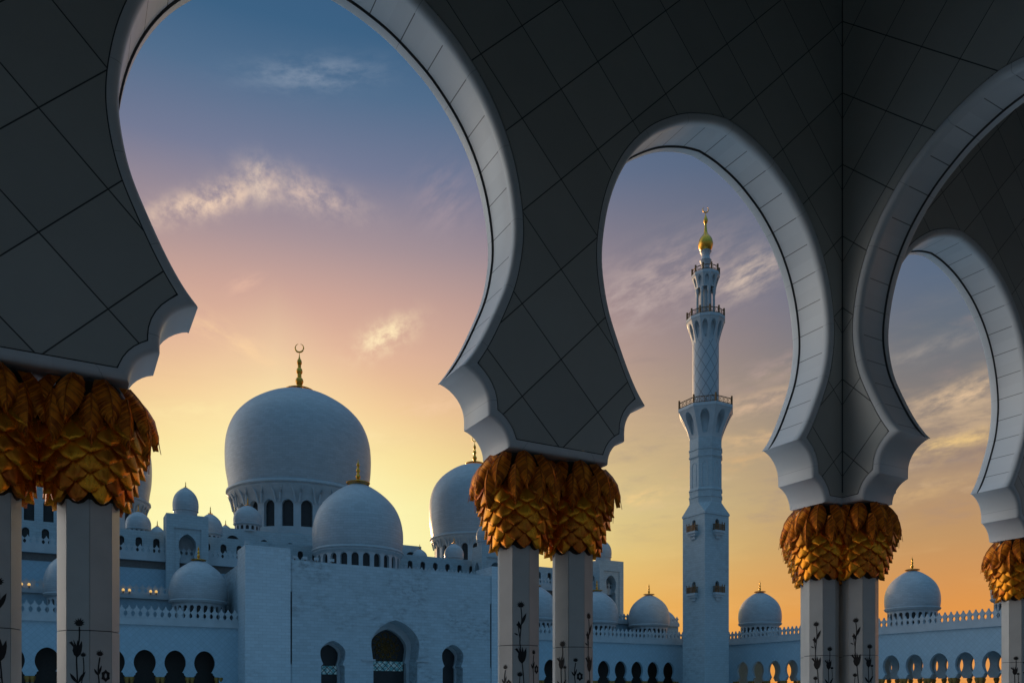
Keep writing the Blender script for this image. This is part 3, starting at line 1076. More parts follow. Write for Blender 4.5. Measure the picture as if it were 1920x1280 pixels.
low = {}
def low_columns(parent, x, y):
    """one shaft with its gilded capital: part > sub-part"""
    if not low:
        bm = bmesh.new()
        add_lathe(bm, [(.40, 0), (.40, .25), (.27, .32), (.26, 3.25)], 8)
        sh = bpy.data.meshes.new('column'); bm.to_mesh(sh); bm.free(); sh.materials.append(M['smooth'])
        bm = capital_low(); cp = bpy.data.meshes.new('capital'); bm.to_mesh(cp); bm.free(); cp.materials.append(M['tracery'])
        low['s'], low['c'] = sh, cp
    o = bpy.data.objects.new('column', low['s']); COL.objects.link(o); o.parent = parent
    o.location = Vector((x, y, FZ)) - wloc(parent)
    c = bpy.data.objects.new('capital', low['c']); COL.objects.link(c); c.parent = o
    c.location = (0, 0, 3.3)

def low_arcade(root, bay, first, count, u0, u1, fmap, rows, solid_back, lab):
    """rows = depths of the arch rows behind the front; u0..u1 = full length"""
    thick = .7
    ztop = 12.3
    for ri, d0 in enumerate(rows):
        bm = bmesh.new()
        fm = lambda u, z, d, d0=d0: fmap(u, z, d0 + d)
        back = bmesh.new() if False else None
        poly = [(u0, -1.6), (first, -1.6)] if u0 < first - .05 else []
        if not poly:
            poly = []
        segs = []
        for i in range(count):
            pts, t0, t1 = bay_path(bay, first + bay * (i + .5), 1)
            pts = [(p[0], p[1] if p[1] > ZB + .01 else ZB) for p in pts]
            poly2 = pts + [(first + bay * (i + 1), ztop), (first + bay * i, ztop)]
            add_poly(bm, poly2, [], lambda u, z: fm(u, z, 0))
            add_poly(bm, poly2, [], lambda u, z: fm(u, z, thick))
            add_sweep(bm, pts, [Vector((0, 0))] * len(pts), [(0, 0), (0, thick)], fm, [0])
        for a, b in ((u0, first), (first + bay * count, u1)):
            if b - a > .05:
                add_poly(bm, [(a, -1.6), (b, -1.6), (b, ztop), (a, ztop)], [], lambda u, z: fm(u, z, 0))
                add_poly(bm, [(a, -1.6), (b, -1.6), (b, ztop), (a, ztop)], [], lambda u, z: fm(u, z, thick))
                for e in (a, b):
                    add_poly(bm, [(e, -1.6), (e + .001, -1.6), (e + .001, ztop), (e, ztop)], [], lambda u, z: fm(e, z, 0 if u == e else thick))
        obj('arched_wall', bm, M['wing'], root, sharp=.5)
        if ri == 0 or True:
            for i in range(count + 1):
                for s in (-.38, .38):
                    p = fm(first + bay * i + s, 0, thick / 2)
                    if ri == 0:
                        low_columns(root, p.x, p.y)
                    elif i % 1 == 0 and s < 0:
                        low_columns(root, p.x, p.y)
    dmax = rows[-1] + thick
    def box(name, ua, ub, za, zb, da, db, mat):
        bm = bmesh.new()
        P = [fmap(u, z, d) for u in (ua, ub) for d in (da, db) for z in (za, zb)]
        v = [bm.verts.new(p) for p in P]
        for idx in ((0, 1, 3, 2), (4, 6, 7, 5), (0, 4, 5, 1), (2, 3, 7, 6), (0, 2, 6, 4), (1, 5, 7, 3)):
            face(bm, [v[i] for i in idx])
        return obj(name, bm, mat, root, smooth=False)
    box('roof', u0, u1, ztop - .35, ztop - .02, thick + .003, dmax + (4 if solid_back else 0), M['smooth'])
    box('cornice', u0, u1, ztop, ztop + 1.15, -.42, 1.0, M['smooth'])
    if solid_back:
        box('rear_wall', u0, u1, -1.6, ztop - .36, dmax + 3.2, dmax + 3.6, M['arch_shade'])  # coloured near black to paint the shade inside the arches
    bm = bmesh.new()
    add_merlons(bm, u0, u1, ztop + 1.15, 2.35, 1.22, .32, lambda u, z, d: fmap(u, z, d - .2))
    obj('crenellation', bm, M['smooth'], root, smooth=False)
    return box

def wing_dome(root, cx, cy):
    return add_dome(root, cx, cy, 5.45, 17.8, 26.1, 4.85, 13.4, 24, .78, 14.3, 16.75, .3, collar=.27, flare=.06, seg=48)

BW = 160.0
wl = thing('side_arcade', 'pale blue arcade wing left of the entrance block, small dome and pointed crenellation on top', 'arcade', (0, BW, FZ))
fw = lambda u, z, d: Vector((u, BW + d, z))
P0 = 23.75 + 5.143 / 2
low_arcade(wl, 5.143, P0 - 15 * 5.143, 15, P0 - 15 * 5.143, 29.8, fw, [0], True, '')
for cx in (23.8, 2.7, -18.4):
    wing_dome(wl, cx, 168)
# inner terrace behind the wing domes
def terrace(root, u0, u1, y, z0, z1, mh, over=.5):
    bm = bmesh.new(); add_box(bm, u0, u1, y, y + 9, z0, z1 - .9)
    obj('terrace_wall', bm, M['wing'], root, smooth=False)
    bm = bmesh.new(); add_box(bm, u0 - .0, u1 + .0, y - over, y + 1.2, z1 - .897, z1)
    obj('terrace_cornice', bm, M['smooth'], root, smooth=False)
    bm = bmesh.new(); add_merlons(bm, u0, u1, z1 + .002, mh, 1.15, .3, lambda u, z, d: Vector((u, y - over * .4 + d, z)))
    obj('terrace_crenellation', bm, M['smooth'], root, smooth=False)
terrace(wl, -50, 29.8, 173.6, 11.9, 19.4, 1.9)

wr = thing('side_arcade', 'pale blue arcade wing between the entrance block and the minaret', 'arcade', (120, BW, FZ))
P1 = 136.9 + 5.143 / 2 - 9 * 5.143
low_arcade(wr, 5.143, P1, 9, 89.4, 152, fw, [0], True, '')
for cx in (136.9, 119.9, 101.5):
    wing_dome(wr, cx, 168)
terrace(wr, 89.4, 152, 173.6, 11.9, 19.4, 1.9)
add_dome(wr, 155.5, 185, 4.6, 17.8, 24.9, 4.1, 12, 20, .6, 14.2, 16.6, .25, collar=.25, flare=.06, seg=40)

ar = thing('side_arcade', 'pale blue arcade right of the minaret with orange sky seen through its arches', 'arcade', (152, 100, FZ))
fr_ = lambda u, z, d: Vector((152 + d, u, z))
low_arcade(ar, 5.25, 149.2 + 2.625 - 5.25 * 19, 19, 149.2 + 2.625 - 5.25 * 19, 159.4, fr_, [0, 5.0, 9.6], False, '')
for cy in (149.4, 106.7, 84.0, 64.0):
    wing_dome(ar, 158.4, cy)

# ------------------------------------------------------------------ prayer hall
ph = thing('prayer_hall', 'great white mosque hall with pale domes, stepped roofs and tall arched entrance', 'mosque', (60.2, 200, FZ))
CX = 60.2
def hbox(name, x0, x1, y0, y1, z0, z1, mat):
    bm = bmesh.new(); add_box(bm, x0, x1, y0, y1, z0, z1)
    return obj(name, bm, M[mat], ph, smooth=False)

# lower body
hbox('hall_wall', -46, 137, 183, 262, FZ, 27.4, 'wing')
hbox('cornice', -46.4, 137.4, 182.1, 262.4, 27.404, 28.9, 'smooth')
hbox('shade_band', -46.1, 137.1, 182.9, 262.1, 25.9, 27.398, 'shade_band')  # dark strip painting the cornice's shade on the wall below it
bm = bmesh.new()
add_merlons(bm, -46, 137, 28.902, 1.9, 1.05, .35, lambda u, z, d: Vector((u, 182.4 + d, z)))
obj('crenellation', bm, M['smooth'], ph, smooth=False)

def windowed(name, x0, x1, y, z0, z1, wins, depth=.7, mat='stone', ydeep=30):
    """front wall with arched openings, each with its own pane; roof and sides behind it"""
    fm = lambda u, z, d: Vector((u, y + d, z))
    bm = bmesh.new()
    ols = [roundhead(w / 2, a, b, u) for u, w, a, b in wins]
    add_poly(bm, [(x0, z0), (x1, z0), (x1, z1), (x0, z1)], ols, lambda u, z: fm(u, z, 0))
    for ol in ols:
        add_jamb(bm, ol, depth, fm)
    for e in (x0, x1):
        v = [bm.verts.new(p) for p in ((e, y, z0), (e, y + ydeep, z0), (e, y + ydeep, z1), (e, y, z1))]
        face(bm, v)
    v = [bm.verts.new(p) for p in ((x0, y, z1), (x1, y, z1), (x1, y + ydeep, z1), (x0, y + ydeep, z1))]
    face(bm, v)
    boxuv_keep(bm)
    wall = obj(name, bm, M[mat], ph, smooth=False)
    for ol in ols:
        obj('window', pane_bm(ol, depth * .97, fm), M['glass'], wall, smooth=False)
    return wall

def boxuv_keep(bm):
    bm.normal_update()
    boxuv(bm)

wins = [(-44 + 3.45 * i, 1.3, 29.0, 33.2) for i in range(48) if -44 + 3.45 * i < 129]
windowed('upper_wall', -46, 131, 188, 28.0, 34.6, wins)
# octagon-like base of the great dome
wins = [(37.0, 3.2, 34.9, 38.6), (44.5, 1.9, 34.9, 38.2), (51, 1.7, 34.9, 38), (58.5, 1.7, 34.9, 38), (64.5, 1.7, 34.9, 38), (71, 1.7, 34.9, 38), (77.5, 1.9, 34.9, 38.2), (84, 3.2, 34.9, 38.6)]
windowed('dome_base', 33.5, 87, 205, 34.0, 40.3, wins, .9, ydeep=52)
bm = bmesh.new(); add_lathe(bm, [(22.5, 38.5), (22.5, 40.4), (18.4, 42.4)], 8, CX, 231.5, rot=PI / 8)
obj('dome_plinth', bm, M['stone'], ph, smooth=False)
# domes of the hall
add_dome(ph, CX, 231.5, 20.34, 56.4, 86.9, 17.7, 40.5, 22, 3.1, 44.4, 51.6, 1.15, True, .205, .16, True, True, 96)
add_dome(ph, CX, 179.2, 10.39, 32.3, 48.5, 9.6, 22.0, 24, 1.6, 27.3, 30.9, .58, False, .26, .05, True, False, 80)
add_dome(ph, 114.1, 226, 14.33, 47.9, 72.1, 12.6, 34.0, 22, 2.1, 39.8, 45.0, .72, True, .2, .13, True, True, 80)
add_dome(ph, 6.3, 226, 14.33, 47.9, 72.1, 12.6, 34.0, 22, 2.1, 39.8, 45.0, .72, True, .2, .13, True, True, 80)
# small roof domes: x, y, r, base, top, drum bottom
for x, y, r, zb, zt, z0, g in [(41.0, 207.5, 3.45, 42.0, 46.9, 40.0, .2), (14.8, 191.5, 2.6, 35.4, 39.3, 34.3, .16), (30.2, 195, 2.7, 36.4, 41.2, 34.3, .18),
                            (84.4, 200, 2.15, 35.2, 38.6, 34.3, .15), (94.6, 200, 2.7, 37.0, 41.0, 34.3, .17), (20.6, 212, 2.0, 36.6, 40.4, 34.3, .15), (38.2, 222, 2.0, 40.6, 44.3, 38.0, .15),
                            (104, 194, 2.4, 35.8, 39.5, 34.3, .16), (-12, 193, 2.6, 36.4, 41, 34.3, .17)]:
    add_dome(ph, x, y, r, zb, zt, r * .86, z0, 14, .22 * r, z0 + (zb - z0) * .22, z0 + (zb - z0) * .72, g, False, .2, .04, seg=36)

def turret(x0, x1, y0, y1, ztop, cxd, rdome):
    """square stair turret with a keyhole niche in a sunk frame and a small dome"""
    xm = (x0 + x1) / 2
    fm = lambda u, z, d: Vector((u, y0 + d, z))
    fl = lambda u, z, d: Vector((x0 + d, u, z))
    bm = bmesh.new()
    ol = keyhole(1.72, ztop - 6.2, 1.25, ztop - 8.6, 1.55, ztop - 15.5, ztop - 4.0, xm)
    fr0 = [(xm - 2.7, ztop - 17), (xm + 2.7, ztop - 17), (xm + 2.7, ztop - 2.9), (xm - 2.7, ztop - 2.9)]
    add_poly(bm, [(x0, 20), (x1, 20), (x1, ztop), (x0, ztop)], [fr0], lambda u, z: fm(u, z, 0))
    add_jamb(bm, fr0, .3, fm)
    add_poly(bm, fr0, [ol], lambda u, z: fm(u, z, .3))
    add_jamb(bm, ol, 3.4, lambda u, z, d: fm(u, z, .3 + d))
    ym = (y0 + y1) / 2
    ol2 = keyhole(1.3, ztop - 6.2, .95, ztop - 8.6, 1.15, ztop - 15.5, ztop - 4.0, ym)
    add_poly(bm, [(y0, 20), (y1, 20), (y1, ztop), (y0, ztop)], [ol2], lambda u, z: fl(u, z, 0))
    add_jamb(bm, ol2, 1.0, fl)
    add_poly(bm, [(y0, 20), (y1, 20), (y1, ztop), (y0, ztop)], [], lambda u, z: Vector((x1, u, z)))
    add_poly(bm, [(x0, 20), (x1, 20), (x1, ztop), (x0, ztop)], [], lambda u, z: Vector((u, y1, z)))
    v = [bm.verts.new(p) for p in ((x0, y0, ztop), (x1, y0, ztop), (x1, y1, ztop), (x0, y1, ztop))]
    face(bm, v)
    boxuv_keep(bm)
    t = obj('turret', bm, M['stone'], ph, smooth=False)
    obj('niche_panel', pane_bm(ol, 3.68, fm), M['smooth'], t, smooth=False)
    obj('niche_panel', pane_bm(ol2, .97, fl), M['smooth'], t, smooth=False)
    zb = ztop + 1.1
    bm = bmesh.new()
    h = rdome * 1.9
    prof = [(rdome * .90, ztop), (rdome * .90, zb), (rdome * .99, zb + .1), (rdome * .99, zb + .3)] + [(q * rdome, zb + .3 + tt * h) for tt, q in DOMEQ]
    add_lathe(bm, prof, 36, cxd, ym)
    obj('dome', bm, M['dome'], t)
    obj('finial', finial_bm(cxd, ym, zb + .3 + h, .14, rdome * .16, False), M['gold'], t)
turret(19.2, 27.5, 180, 185.5, 37.3, 23.3, 2.6)
turret(92.9, 101.2, 180, 185.5, 37.3, 95.6, 2.6)
turret(129.4, 137.6, 180, 186.5, 36.6, 132.8, 2.5)

# stepped belfry wall with two openings, at the far left
fm = lambda u, z, d: Vector((-3.9 + u, 195 + d, z))
out = [(-4.1, 33), (4.1, 33), (4.1, 40.2), (3.2, 40.6), (3.0, 42.0), (2.2, 42.6), (2.0, 43.9), (1.0, 44.3), (.7, 45.2), (.35, 46.4), (0, 46.8), (-.35, 46.4), (-.7, 45.2), (-1.0, 44.3), (-2.0, 43.9), (-2.2, 42.6), (-3.0, 42.0), (-3.2, 40.6), (-4.1, 40.2)]
hs = [roundhead(.95, 35.6, 40.6, -1.75), roundhead(.95, 35.6, 40.6, 1.75)]
bm = bmesh.new()
add_poly(bm, out, hs, lambda u, z: fm(u, z, 0))
add_poly(bm, out, hs, lambda u, z: fm(u, z, 3))
add_jamb(bm, out, 3, fm)
for h_ in hs:
    add_jamb(bm, h_, 1.4, fm)
gb = obj('stepped_gable', bm, M['stone'], ph, smooth=False)
for h_ in hs:
    obj('window', pane_bm(h_, 1.35, fm), M['glass'], gb, smooth=False)

# entrance block
EY = 153.0
hbox('pylon', 29.8, 38.1, EY, 160.5, FZ, 27.3, 'pylon')
hbox('pylon', 81.4, 90.4, EY, 160.5, FZ, 27.3, 'pylon')
fm = lambda u, z, d: Vector((u, EY + .22 + d, z))
X0, X1, ET = 38.42, 81.1, 25.2
main = keyhole(5.2, 9.6, 4.75, 6.5, 4.75, FZ, 14.7, CX - .8)
sl = keyhole(2.5, 7.7, 1.95, 5.6, 2.35, FZ, 10.1, 46.4)
sr = keyhole(2.5, 7.7, 1.95, 5.6, 2.35, FZ, 10.1, 72.2)
bm = bmesh.new()
poly = [(X0, FZ)] + sl + main + sr + [(X1, FZ), (X1, ET), (X0, ET)]
add_poly(bm, poly, [], lambda u, z: fm(u, z, 0))
v = [bm.verts.new(p) for p in ((X0, EY + .22, ET), (X1, EY + .22, ET), (X1, 183, ET), (X0, 183, ET))]
face(bm, v)
add_jamb(bm, sl, 3.2, fm, closed=False)
add_jamb(bm, sr, 3.2, fm, closed=False)
add_jamb(bm, main, 4.6, fm, closed=False)
boxuv_keep(bm)
ew = obj('entrance_wall', bm, M['entr'], ph, sharp=.5)
# fillers that leave a tall slot beside each pylon
hbox('wall_infill', 38.103, 38.417, EY + .3, 160, 19.2, ET - .02, 'entr')
hbox('wall_infill', 38.103, 38.417, EY + .3, 160, FZ, 5.4, 'entr')
hbox('wall_infill', 81.103, 81.397, EY + .3, 160, 19.2, ET - .02, 'entr')
hbox('wall_infill', 81.103, 81.397, EY + .3, 160, FZ, 5.4, 'entr')
hbox('side_wall', 29.9, 38.0, 160.5, 183, FZ, 24.6, 'entr')
hbox('side_wall', 81.5, 90.3, 160.5, 183, FZ, 24.6, 'entr')
hbox('ledge', 52.2, 55.0, EY - .12, EY + .216, 6.35, 6.62, 'smooth')
hbox('ledge', 63.8, 66.6, EY - .12, EY + .216, 6.35, 6.62, 'smooth')
# inner arch of the main door, gilt screen and stained glass band
inner = keyhole(4.15, 9.0, 3.75, 6.4, 4.1, FZ, 13.2, CX - .8)
bm = bmesh.new()
poly = [(CX - .8 - 5.5, FZ)] + inner + [(CX - .8 + 5.5, FZ), (CX - .8 + 5.5, 15), (CX - .8 - 5.5, 15)]
add_poly(bm, poly, [], lambda u, z: fm(u, z, 4.55))
add_jamb(bm, inner, 1.5, lambda u, z, d: fm(u, z, 4.55 + d), closed=False)
obj('inner_arch', bm, M['smooth'], ph, sharp=.5)
dr = obj('door_screen', pane_bm(inner, 5.95, fm), M['glass'], ph, smooth=False)
bm = bmesh.new()
c0 = (CX - .8, 9.3)
def ring(u, z, r, rad=.055, n=28):
    add_tube(bm, [fm(u + r * math.cos(2 * PI * i / n), z + r * math.sin(2 * PI * i / n), 5.86) for i in range(n + 1)], rad, 4)
ring(c0[0], c0[1], .45); ring(c0[0], c0[1], 1.1); ring(c0[0], c0[1], 2.1)
for k in range(8):
    a = 2 * PI * k / 8
    ring(c0[0] + 1.1 * math.cos(a), c0[1] + 1.1 * math.sin(a), 1.0, .05, 20)
    ring(c0[0] + 2.5 * math.cos(a), c0[1] + 2.5 * math.sin(a), .75, .05, 18)
for k in range(16):
    a = 2 * PI * (k + .5) / 16
    add_tube(bm, [fm(c0[0] + q * math.cos(a + b), c0[1] + q * math.sin(a + b), 5.86) for q, b in ((.45, 0), (1.2, .22), (2.1, -.15), (3.2, .12))], .05, 4)
obj('gilt_tracery', bm, M['tracery'], dr, smooth=False)
bm = bmesh.new()
add_poly(bm, [(CX - 4.6, 4.5), (CX + 3.0, 4.5), (CX + 3.0, 6.5), (CX - 4.6, 6.5)], [], lambda u, z: fm(u, z, 5.8))
obj('stained_glass', bm, M['stained'], dr, smooth=False)
for uc, ol in ((46.4, sl), (72.2, sr)):
    iw = keyhole(2.0, 7.5, 1.6, 5.5, 1.85, FZ, 9.5, uc)
    bm = bmesh.new()
    add_poly(bm, [(uc - 2.7, FZ)] + iw + [(uc + 2.7, FZ), (uc + 2.7, 10.4), (uc - 2.7, 10.4)], [], lambda u, z: fm(u, z, 3.15))
    add_jamb(bm, iw, .5, lambda u, z, d: fm(u, z, 3.15 + d), closed=False)
    obj('inner_arch', bm, M['smooth'], ph, sharp=.5)
    d2 = obj('door_screen', pane_bm(iw, 3.6, fm), M['glass'], ph, smooth=False)
    if uc < 60:
        bm = bmesh.new()
        add_poly(bm, [(uc - 1.8, 3.6), (uc + 1.8, 3.6), (uc + 1.8, 5.3), (uc - 1.8, 5.3)], [], lambda u, z: fm(u, z, 3.5))
        obj('stained_glass', bm, M['stained'], d2, smooth=False)

# ------------------------------------------------------------------ minaret
MX, MY = 140.2, 150.0
mn = thing('minaret', 'tall white minaret with a gold bulb finial standing at the courtyard corner', 'minaret', (MX, MY, FZ))
HS = 3.95
def mbox(bm, x0, x1, y0, y1, z0, z1):
    add_box(bm, MX + x0, MX + x1, MY + y0, MY + y1, z0, z1)
# square shaft: the two faces toward the viewer carry balcony openings
bm = bmesh.new()
mf = lambda u, z, d: Vector((MX + u, MY - HS + d, z))
ml = lambda u, z, d: Vector((MX - HS + d, MY - u, z))
doors = [roundhead(.62, z, z + 2.9, .1) for z in (24.4, 39.6)]
for fmn in (mf, ml):
    add_poly(bm, [(-HS, FZ), (HS, FZ), (HS, 43.7), (-HS, 43.7)], doors, lambda u, z: fmn(u, z, 0))
    for d_ in doors:
        add_jamb(bm, d_, .8, fmn)
add_poly(bm, [(-HS, FZ), (HS, FZ), (HS, 43.7), (-HS, 43.7)], [], lambda u, z: Vector((MX + u, MY + HS, z)))
add_poly(bm, [(-HS, FZ), (HS, FZ), (HS, 43.7), (-HS, 43.7)], [], lambda u, z: Vector((MX + HS, MY + u, z)))
boxuv_keep(bm)
sq = obj('square_shaft', bm, M['stone'], mn, smooth=False)
bm = bmesh.new()
s0 = HS + .16
oc = HS * 1.0
base4 = [(-s0, -s0), (s0, -s0), (s0, s0), (-s0, s0)]
v0 = [bm.verts.new((MX + x, MY + y, 43.55)) for x, y in base4]
v1 = [bm.verts.new((MX + x, MY + y, 43.95)) for x, y in base4]
for i in range(4):
    face(bm, [v0[i], v0[(i + 1) % 4], v1[(i + 1) % 4], v1[i]])
face(bm, v0)
# broach from the square to the octagon
RO = 4.18
octv = [bm.verts.new((MX + RO * math.cos(PI / 8 + k * PI / 4), MY + RO * math.sin(PI / 8 + k * PI / 4), 46.6)) for k in range(8)]
corner = {0: 2, 1: 3, 2: 0, 3: 1}
ang = {0: -135, 1: -45, 2: 45, 3: 135}
def oidx(deg):
    return min(range(8), key=lambda k: abs(((22.5 + 45 * k - deg + 180) % 360) - 180))
for i in range(4):
    a, b = oidx(ang[i] - 22.5), oidx(ang[i] + 22.5)
    face(bm, [v1[i], octv[b], octv[a]])
    j = (i + 1) % 4
    c = oidx(ang[j] - 22.5)
    face(bm, [v1[i], v1[j], octv[c], octv[b]])
obj('broach', bm, M['stone'], mn, smooth=False)
def octo(name, prof, mat='stone', n=8, rot=PI / 8, smooth=False):
    bm = bmesh.new(); add_lathe(bm, prof, n, MX, MY, rot)
    return obj(name, bm, M[mat], mn, smooth=smooth)
r8 = 4.18
octo('octagon_shaft', [(r8, 46.4), (r8, 47.9), (r8 + .18, 48.0), (r8 + .18, 48.25), (r8, 48.35), (r8, 49.6), (r8 + .18, 49.7), (r8 + .18, 49.95), (r8, 50.05), (r8 - .12, 50.4), (r8 - .12, 57.6), (r8, 57.8),
                      (r8 + .18, 57.95), (r8 + .18, 58.2), (r8, 58.3), (r8, 59.6), (r8 + .18, 59.7), (r8 + .18, 60.0), (r8 - .05, 60.1), (r8 - .05, 64.2)])
# raised blind arches on the octagon faces
bm = bmesh.new()
for k in range(8):
    a = PI / 8 + (k + .5) * PI / 4
    nv = Vector((math.cos(a), math.sin(a), 0)); tv = Vector((-math.sin(a), math.cos(a), 0))
    ap = (r8 - .12) * math.cos(PI / 8) + .02
    ol = roundhead(.72, 50.6, 56.6)
    add_tube(bm, [Vector((MX, MY, z)) + nv * ap + tv * u for u, z in ol], .09, 5)
obj('blind_arches', bm, M['smooth'], mn)
def corbel(name, z0, z1, r0, r1, lip, n, rot, wfrac, za, zb, wmin):
    """flared balcony support with arched hollows"""
    bm = bmesh.new()
    cosn = math.cos(PI / n)
    def rz(z):
        t = max(0, min(1, (z - z0) / (z1 - z0)))
        return r0 + (r1 - r0) * (t ** 1.35)
    for k in range(n):
        a = rot + (k + .5) * 2 * PI / n
        nv = Vector((math.cos(a), math.sin(a), 0)); tv = Vector((-math.sin(a), math.cos(a), 0))
        def fm_(u, z, d):
            r = rz(z)
            return Vector((MX, MY, z)) + nv * (r * cosn - d) + tv * (u * r * 2 * math.sin(PI / n))
        zs = [z0 + (z1 - z0) * i / 8 for i in range(9)]
        outer = [(.5, z) for z in zs] + [(-.5, z) for z in reversed(zs)]
        ol = [(u, z) for u, z in roundhead(wfrac / 2, za, zb)]
        # arched hollow in the relative width coordinate
        zsg = zb - (zb - za) * .42
        half = [(wfrac / 2 * math.sin(PI / 2 * i / 8), zsg + (zb - zsg) * math.cos(PI / 2 * i / 8)) for i in range(9)] + [(wfrac / 2 * wmin, za)]
        ol = [(-x, z) for x, z in reversed(half)] + half[1:]
        add_poly(bm, outer, [ol], lambda u, z: fm_(u, z, 0))
        def back(u, z, d):
            p = fm_(u, z, 0); q = Vector((MX, MY, z)) + nv * (r0 * cosn * .99) + tv * (u * rz(z) * 2 * math.sin(PI / n))
            return p + (q - p) * min(1, d) if (q - p).dot(nv) < 0 else p - nv * .02 * d
        add_jamb(bm, ol, 1.0, back)
        add_poly(bm, ol, [], lambda u, z: back(u, z, 1.0))
    add_lathe(bm, [(r1, z1), (r1 + lip, z1 + .05), (r1 + lip, z1 + .75), (r1 * .5, z1 + .76)], n, MX, MY, rot)
    return obj(name, bm, M['smooth'], mn, sharp=.5)
c1 = corbel('balcony', 62.5, 69.4, 4.1, 6.95, .12, 8, PI / 8, .50, 63.6, 68.8, .62)
def railing(parent, r, z, h, n, rot, posts):
    bm = bmesh.new()
    P = [Vector((MX + r * math.cos(rot + 2 * PI * k / n), MY + r * math.sin(rot + 2 * PI * k / n), z)) for k in range(n)]
    for k in range(n):
        a, b = P[k], P[(k + 1) % n]
        for hh in (.25, h * .8):
            add_tube(bm, [a + Vector((0, 0, hh)), b + Vector((0, 0, hh))], .10, 4)
        for j in range(posts):
            q = a.lerp(b, j / posts)
            add_tube(bm, [q, q + Vector((0, 0, h * (1.12 if j == 0 else .8)))], .24 if j == 0 else .08, 5)
            q2 = a.lerp(b, (j + .5) / posts)
            L = (b - a).length / posts
            d = (b - a).normalized()
            add_tube(bm, [q2 + d * (L * .28 * math.cos(2 * PI * i / 10)) + Vector((0, 0, h * .52 + h * .22 * math.sin(2 * PI * i / 10))) for i in range(11)], .06, 4)
    obj('railing', bm, M['rail'], parent, smooth=False)
railing(c1, 6.8, 70.15, 1.9, 8, PI / 8, 4)
octo('lattice_shaft', [(3.35, 70.1), (3.35, 70.9), (3.22, 71.0), (3.22, 87.9)], 'lattice', 48, 0, True)
c2 = corbel('balcony', 86.3, 91.9, 3.25, 4.72, .12, 12, 0, .62, 87.3, 91.3, .55)
railing(c2, 4.6, 92.65, 1.7, 12, 0, 2)
# lantern of slender columns round a core
octo('lantern_core', [(1.45, 92.6), (1.45, 100.4)], 'smooth', 16, 0, True)
for k in range(8):
    a = PI / 8 + k * PI / 4
    bm = bmesh.new()
    add_lathe(bm, [(.42, 92.66), (.42, 93.2), (.31, 93.3), (.29, 98.9), (.36, 99.1), (.48, 99.8), (.48, 100.2)], 10, MX + 2.15 * math.cos(a), MY + 2.15 * math.sin(a))
    obj('lantern_column', bm, M['smooth'], mn)
c3 = corbel('crown', 100.15, 103.1, 2.55, 3.4, .08, 10, 0, .5, 100.6, 102.9, .8)
railing(c3, 3.3, 103.88, 1.5, 10, 0, 1)
octo('crown_neck', [(1.45, 103.8), (1.15, 105.0), (1.0, 106.2), (1.35, 107.3), (1.45, 107.5), (1.1, 107.9), (.95, 108.8), (1.3, 109.6), (1.45, 109.75), (1.2, 109.95)], 'smooth', 20, 0, True)
bm = bmesh.new()
add_lathe(bm, catmull([(1.15, 109.9), (1.5, 110.4), (1.78, 111.2), (1.8, 111.9), (1.5, 112.9), (.95, 113.7), (.5, 114.4), (.32, 115.6), (.25, 116.6), (.3, 116.75), (.52, 117.3), (.5, 117.8), (.22, 118.6), (.08, 119.2), (.02, 119.6)], 3), 24, MX, MY)
gbm = obj('gold_bulb', bm, M['gold'], mn)
bm = bmesh.new()
pts, rr = [], []
for i in range(25):
    a = PI / 2 + .5 + (2 * PI - 1.0) * i / 24
    pts.append(Vector((MX + .87 * .72 * math.cos(a), MY - .49 * .72 * math.cos(a), 120.3 + .72 * math.sin(a))))
    rr.append(.03 + .12 * math.sin(PI * i / 24))
add_tube(bm, pts, rr, 6)
obj('crescent', bm, M['gold'], gbm)
# window balconies on the two visible faces
for fmn in (mf, ml):
    for d_, z in zip(doors, (24.4, 39.6)):
        bm = bmesh.new()
        def B(u0, u1, z0, z1, d0, d1):
            P = [fmn(u, zz, d) for u in (u0, u1) for d in (d0, d1) for zz in (z0, z1)]
            v = [bm.verts.new(p) for p in P]
            for idx in ((0, 1, 3, 2), (4, 6, 7, 5), (0, 4, 5, 1), (2, 3, 7, 6), (0, 2, 6, 4), (1, 5, 7, 3)):
                face(bm, [v[i] for i in idx])
        B(-1.45, 1.65, z - .55, z - .02, -1.1, -.003)
        B(-1.2, 1.4, z - 1.1, z - .553, -.8, -.003)
        B(-.6, .8, z - 1.9, z - 1.103, -.4, -.003)
        wb = obj('window_balcony', bm, M['smooth'], mn, smooth=False)
        obj('door', pane_bm(d_, .77, fmn), M['glass'], wb, smooth=False)
        bm = bmesh.new()
        for u0, u1, d0, d1 in ((-1.4, 1.6, -1.05, -.95), (-1.4, -1.3, -.95, -.02), (1.5, 1.6, -.95, -.02)):
            B(u0, u1, z + .08, z + .2, d0, d1)
            B(u0, u1, z + 1.35, z + 1.5, d0, d1)
        for k in range(13):
            B(-1.4 + k * .245, -1.4 + k * .245 + .12, z + .203, z + 1.347, -1.04, -.97)
        for k in range(3):
            for u in (-1.4, 1.5):
                B(u, u + .1, z + .203, z + 1.347, -.85 + .28 * k, -.75 + .28 * k)
        for u in (-1.42, -.62, .72, 1.5):
            B(u, u + .14, z - .017, z + 2.0, -1.08, -.93)
        obj('railing', bm, M['rail'], wb, smooth=False)

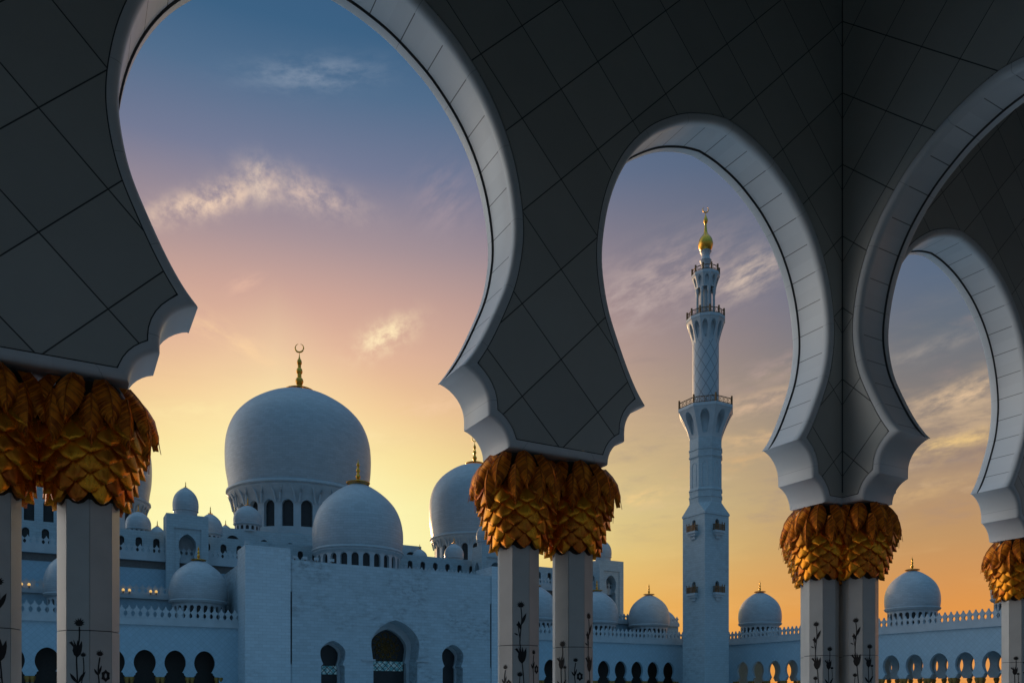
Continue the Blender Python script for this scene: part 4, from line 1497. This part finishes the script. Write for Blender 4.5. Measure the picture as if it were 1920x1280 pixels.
# ------------------------------------------------------------------ lit lamps on the terrace and floodlights on the entrance roof
LAMPS = [(-6.2, 'lit lamp on the left terrace, leftmost of three seen between the left columns'), (-5.0, 'lit lamp on the left terrace, middle one of three between the left columns'),
         (-1.6, 'lit lamp on the left terrace beside the half hidden small dome'), (10.7, 'lit lamp on the terrace just right of the near left column'),
         (11.8, 'lit lamp on the terrace, second from the near left column'), (15.6, 'lit lamp on the terrace left of the small gold topped dome'), (16.6, 'fainter lit lamp on the terrace nearest the small gold topped dome'),
         (114.4, 'lit lamp on the terrace between the middle columns, left of two'), (116.3, 'lit lamp on the terrace between the middle columns, right of two')]
for x, lab in LAMPS:
    t = thing('terrace_lamp', lab, 'lamp', (x, 172.8, 19.4 if x < 60 else 19.4), 'lit lamps on the terraces')
    bm = bmesh.new()
    add_lathe(bm, [(.0, .28), (.2, .34), (.27, .52), (.22, .72), (.09, .84), (0, .86)], 12, x, 172.8)
    for v in bm.verts: v.co.z += 19.4
    obj('globe', bm, M['lamp'], t)
    bm = bmesh.new()
    add_lathe(bm, [(.16, 0), (.16, .1), (.06, .16), (.06, .28), (.2, .33)], 8, x, 172.8)
    for v in bm.verts: v.co.z += 19.403
    obj('stand', bm, M['rail'], t)
FL = [(30.5, EY + 2, 27.3, 'white floodlight on top of the left entrance pylon'), (39.2, EY + 1.2, 25.2, 'small floodlight on the entrance parapet, touching the left pylon'), (41.2, EY + 1.2, 25.2, 'small floodlight on the entrance parapet, second from the left pylon'),
      (43.4, EY + 1.2, 25.2, 'small floodlight on the entrance parapet just left of the middle dome'), (46.5, EY + 1.2, 25.2, 'small floodlight on the entrance parapet below the left rim of the middle dome')]
for x, y, z, lab in FL:
    t = thing('roof_floodlight', lab, 'floodlight', (x, y, z), 'floodlights on the entrance roof')
    bm = bmesh.new()
    add_box(bm, x - .4, x + .4, y - .15, y + .25, z + .45, z + 1.0)
    obj('lamp_head', bm, M['smooth'], t, smooth=False)
    bm = bmesh.new()
    add_box(bm, x - .25, x + .25, y - .2, y + .2, z + .004, z + .1); add_box(bm, x - .07, x + .07, y - .07, y + .07, z + .103, z + .447)
    obj('stand', bm, M['rail'], t, smooth=False)
#ENDFAR
# ------------------------------------------------------------------ lift everything so that the ground is z = 0
for o in COL.objects:
    if o.parent is None:
        o.location.z += EYE
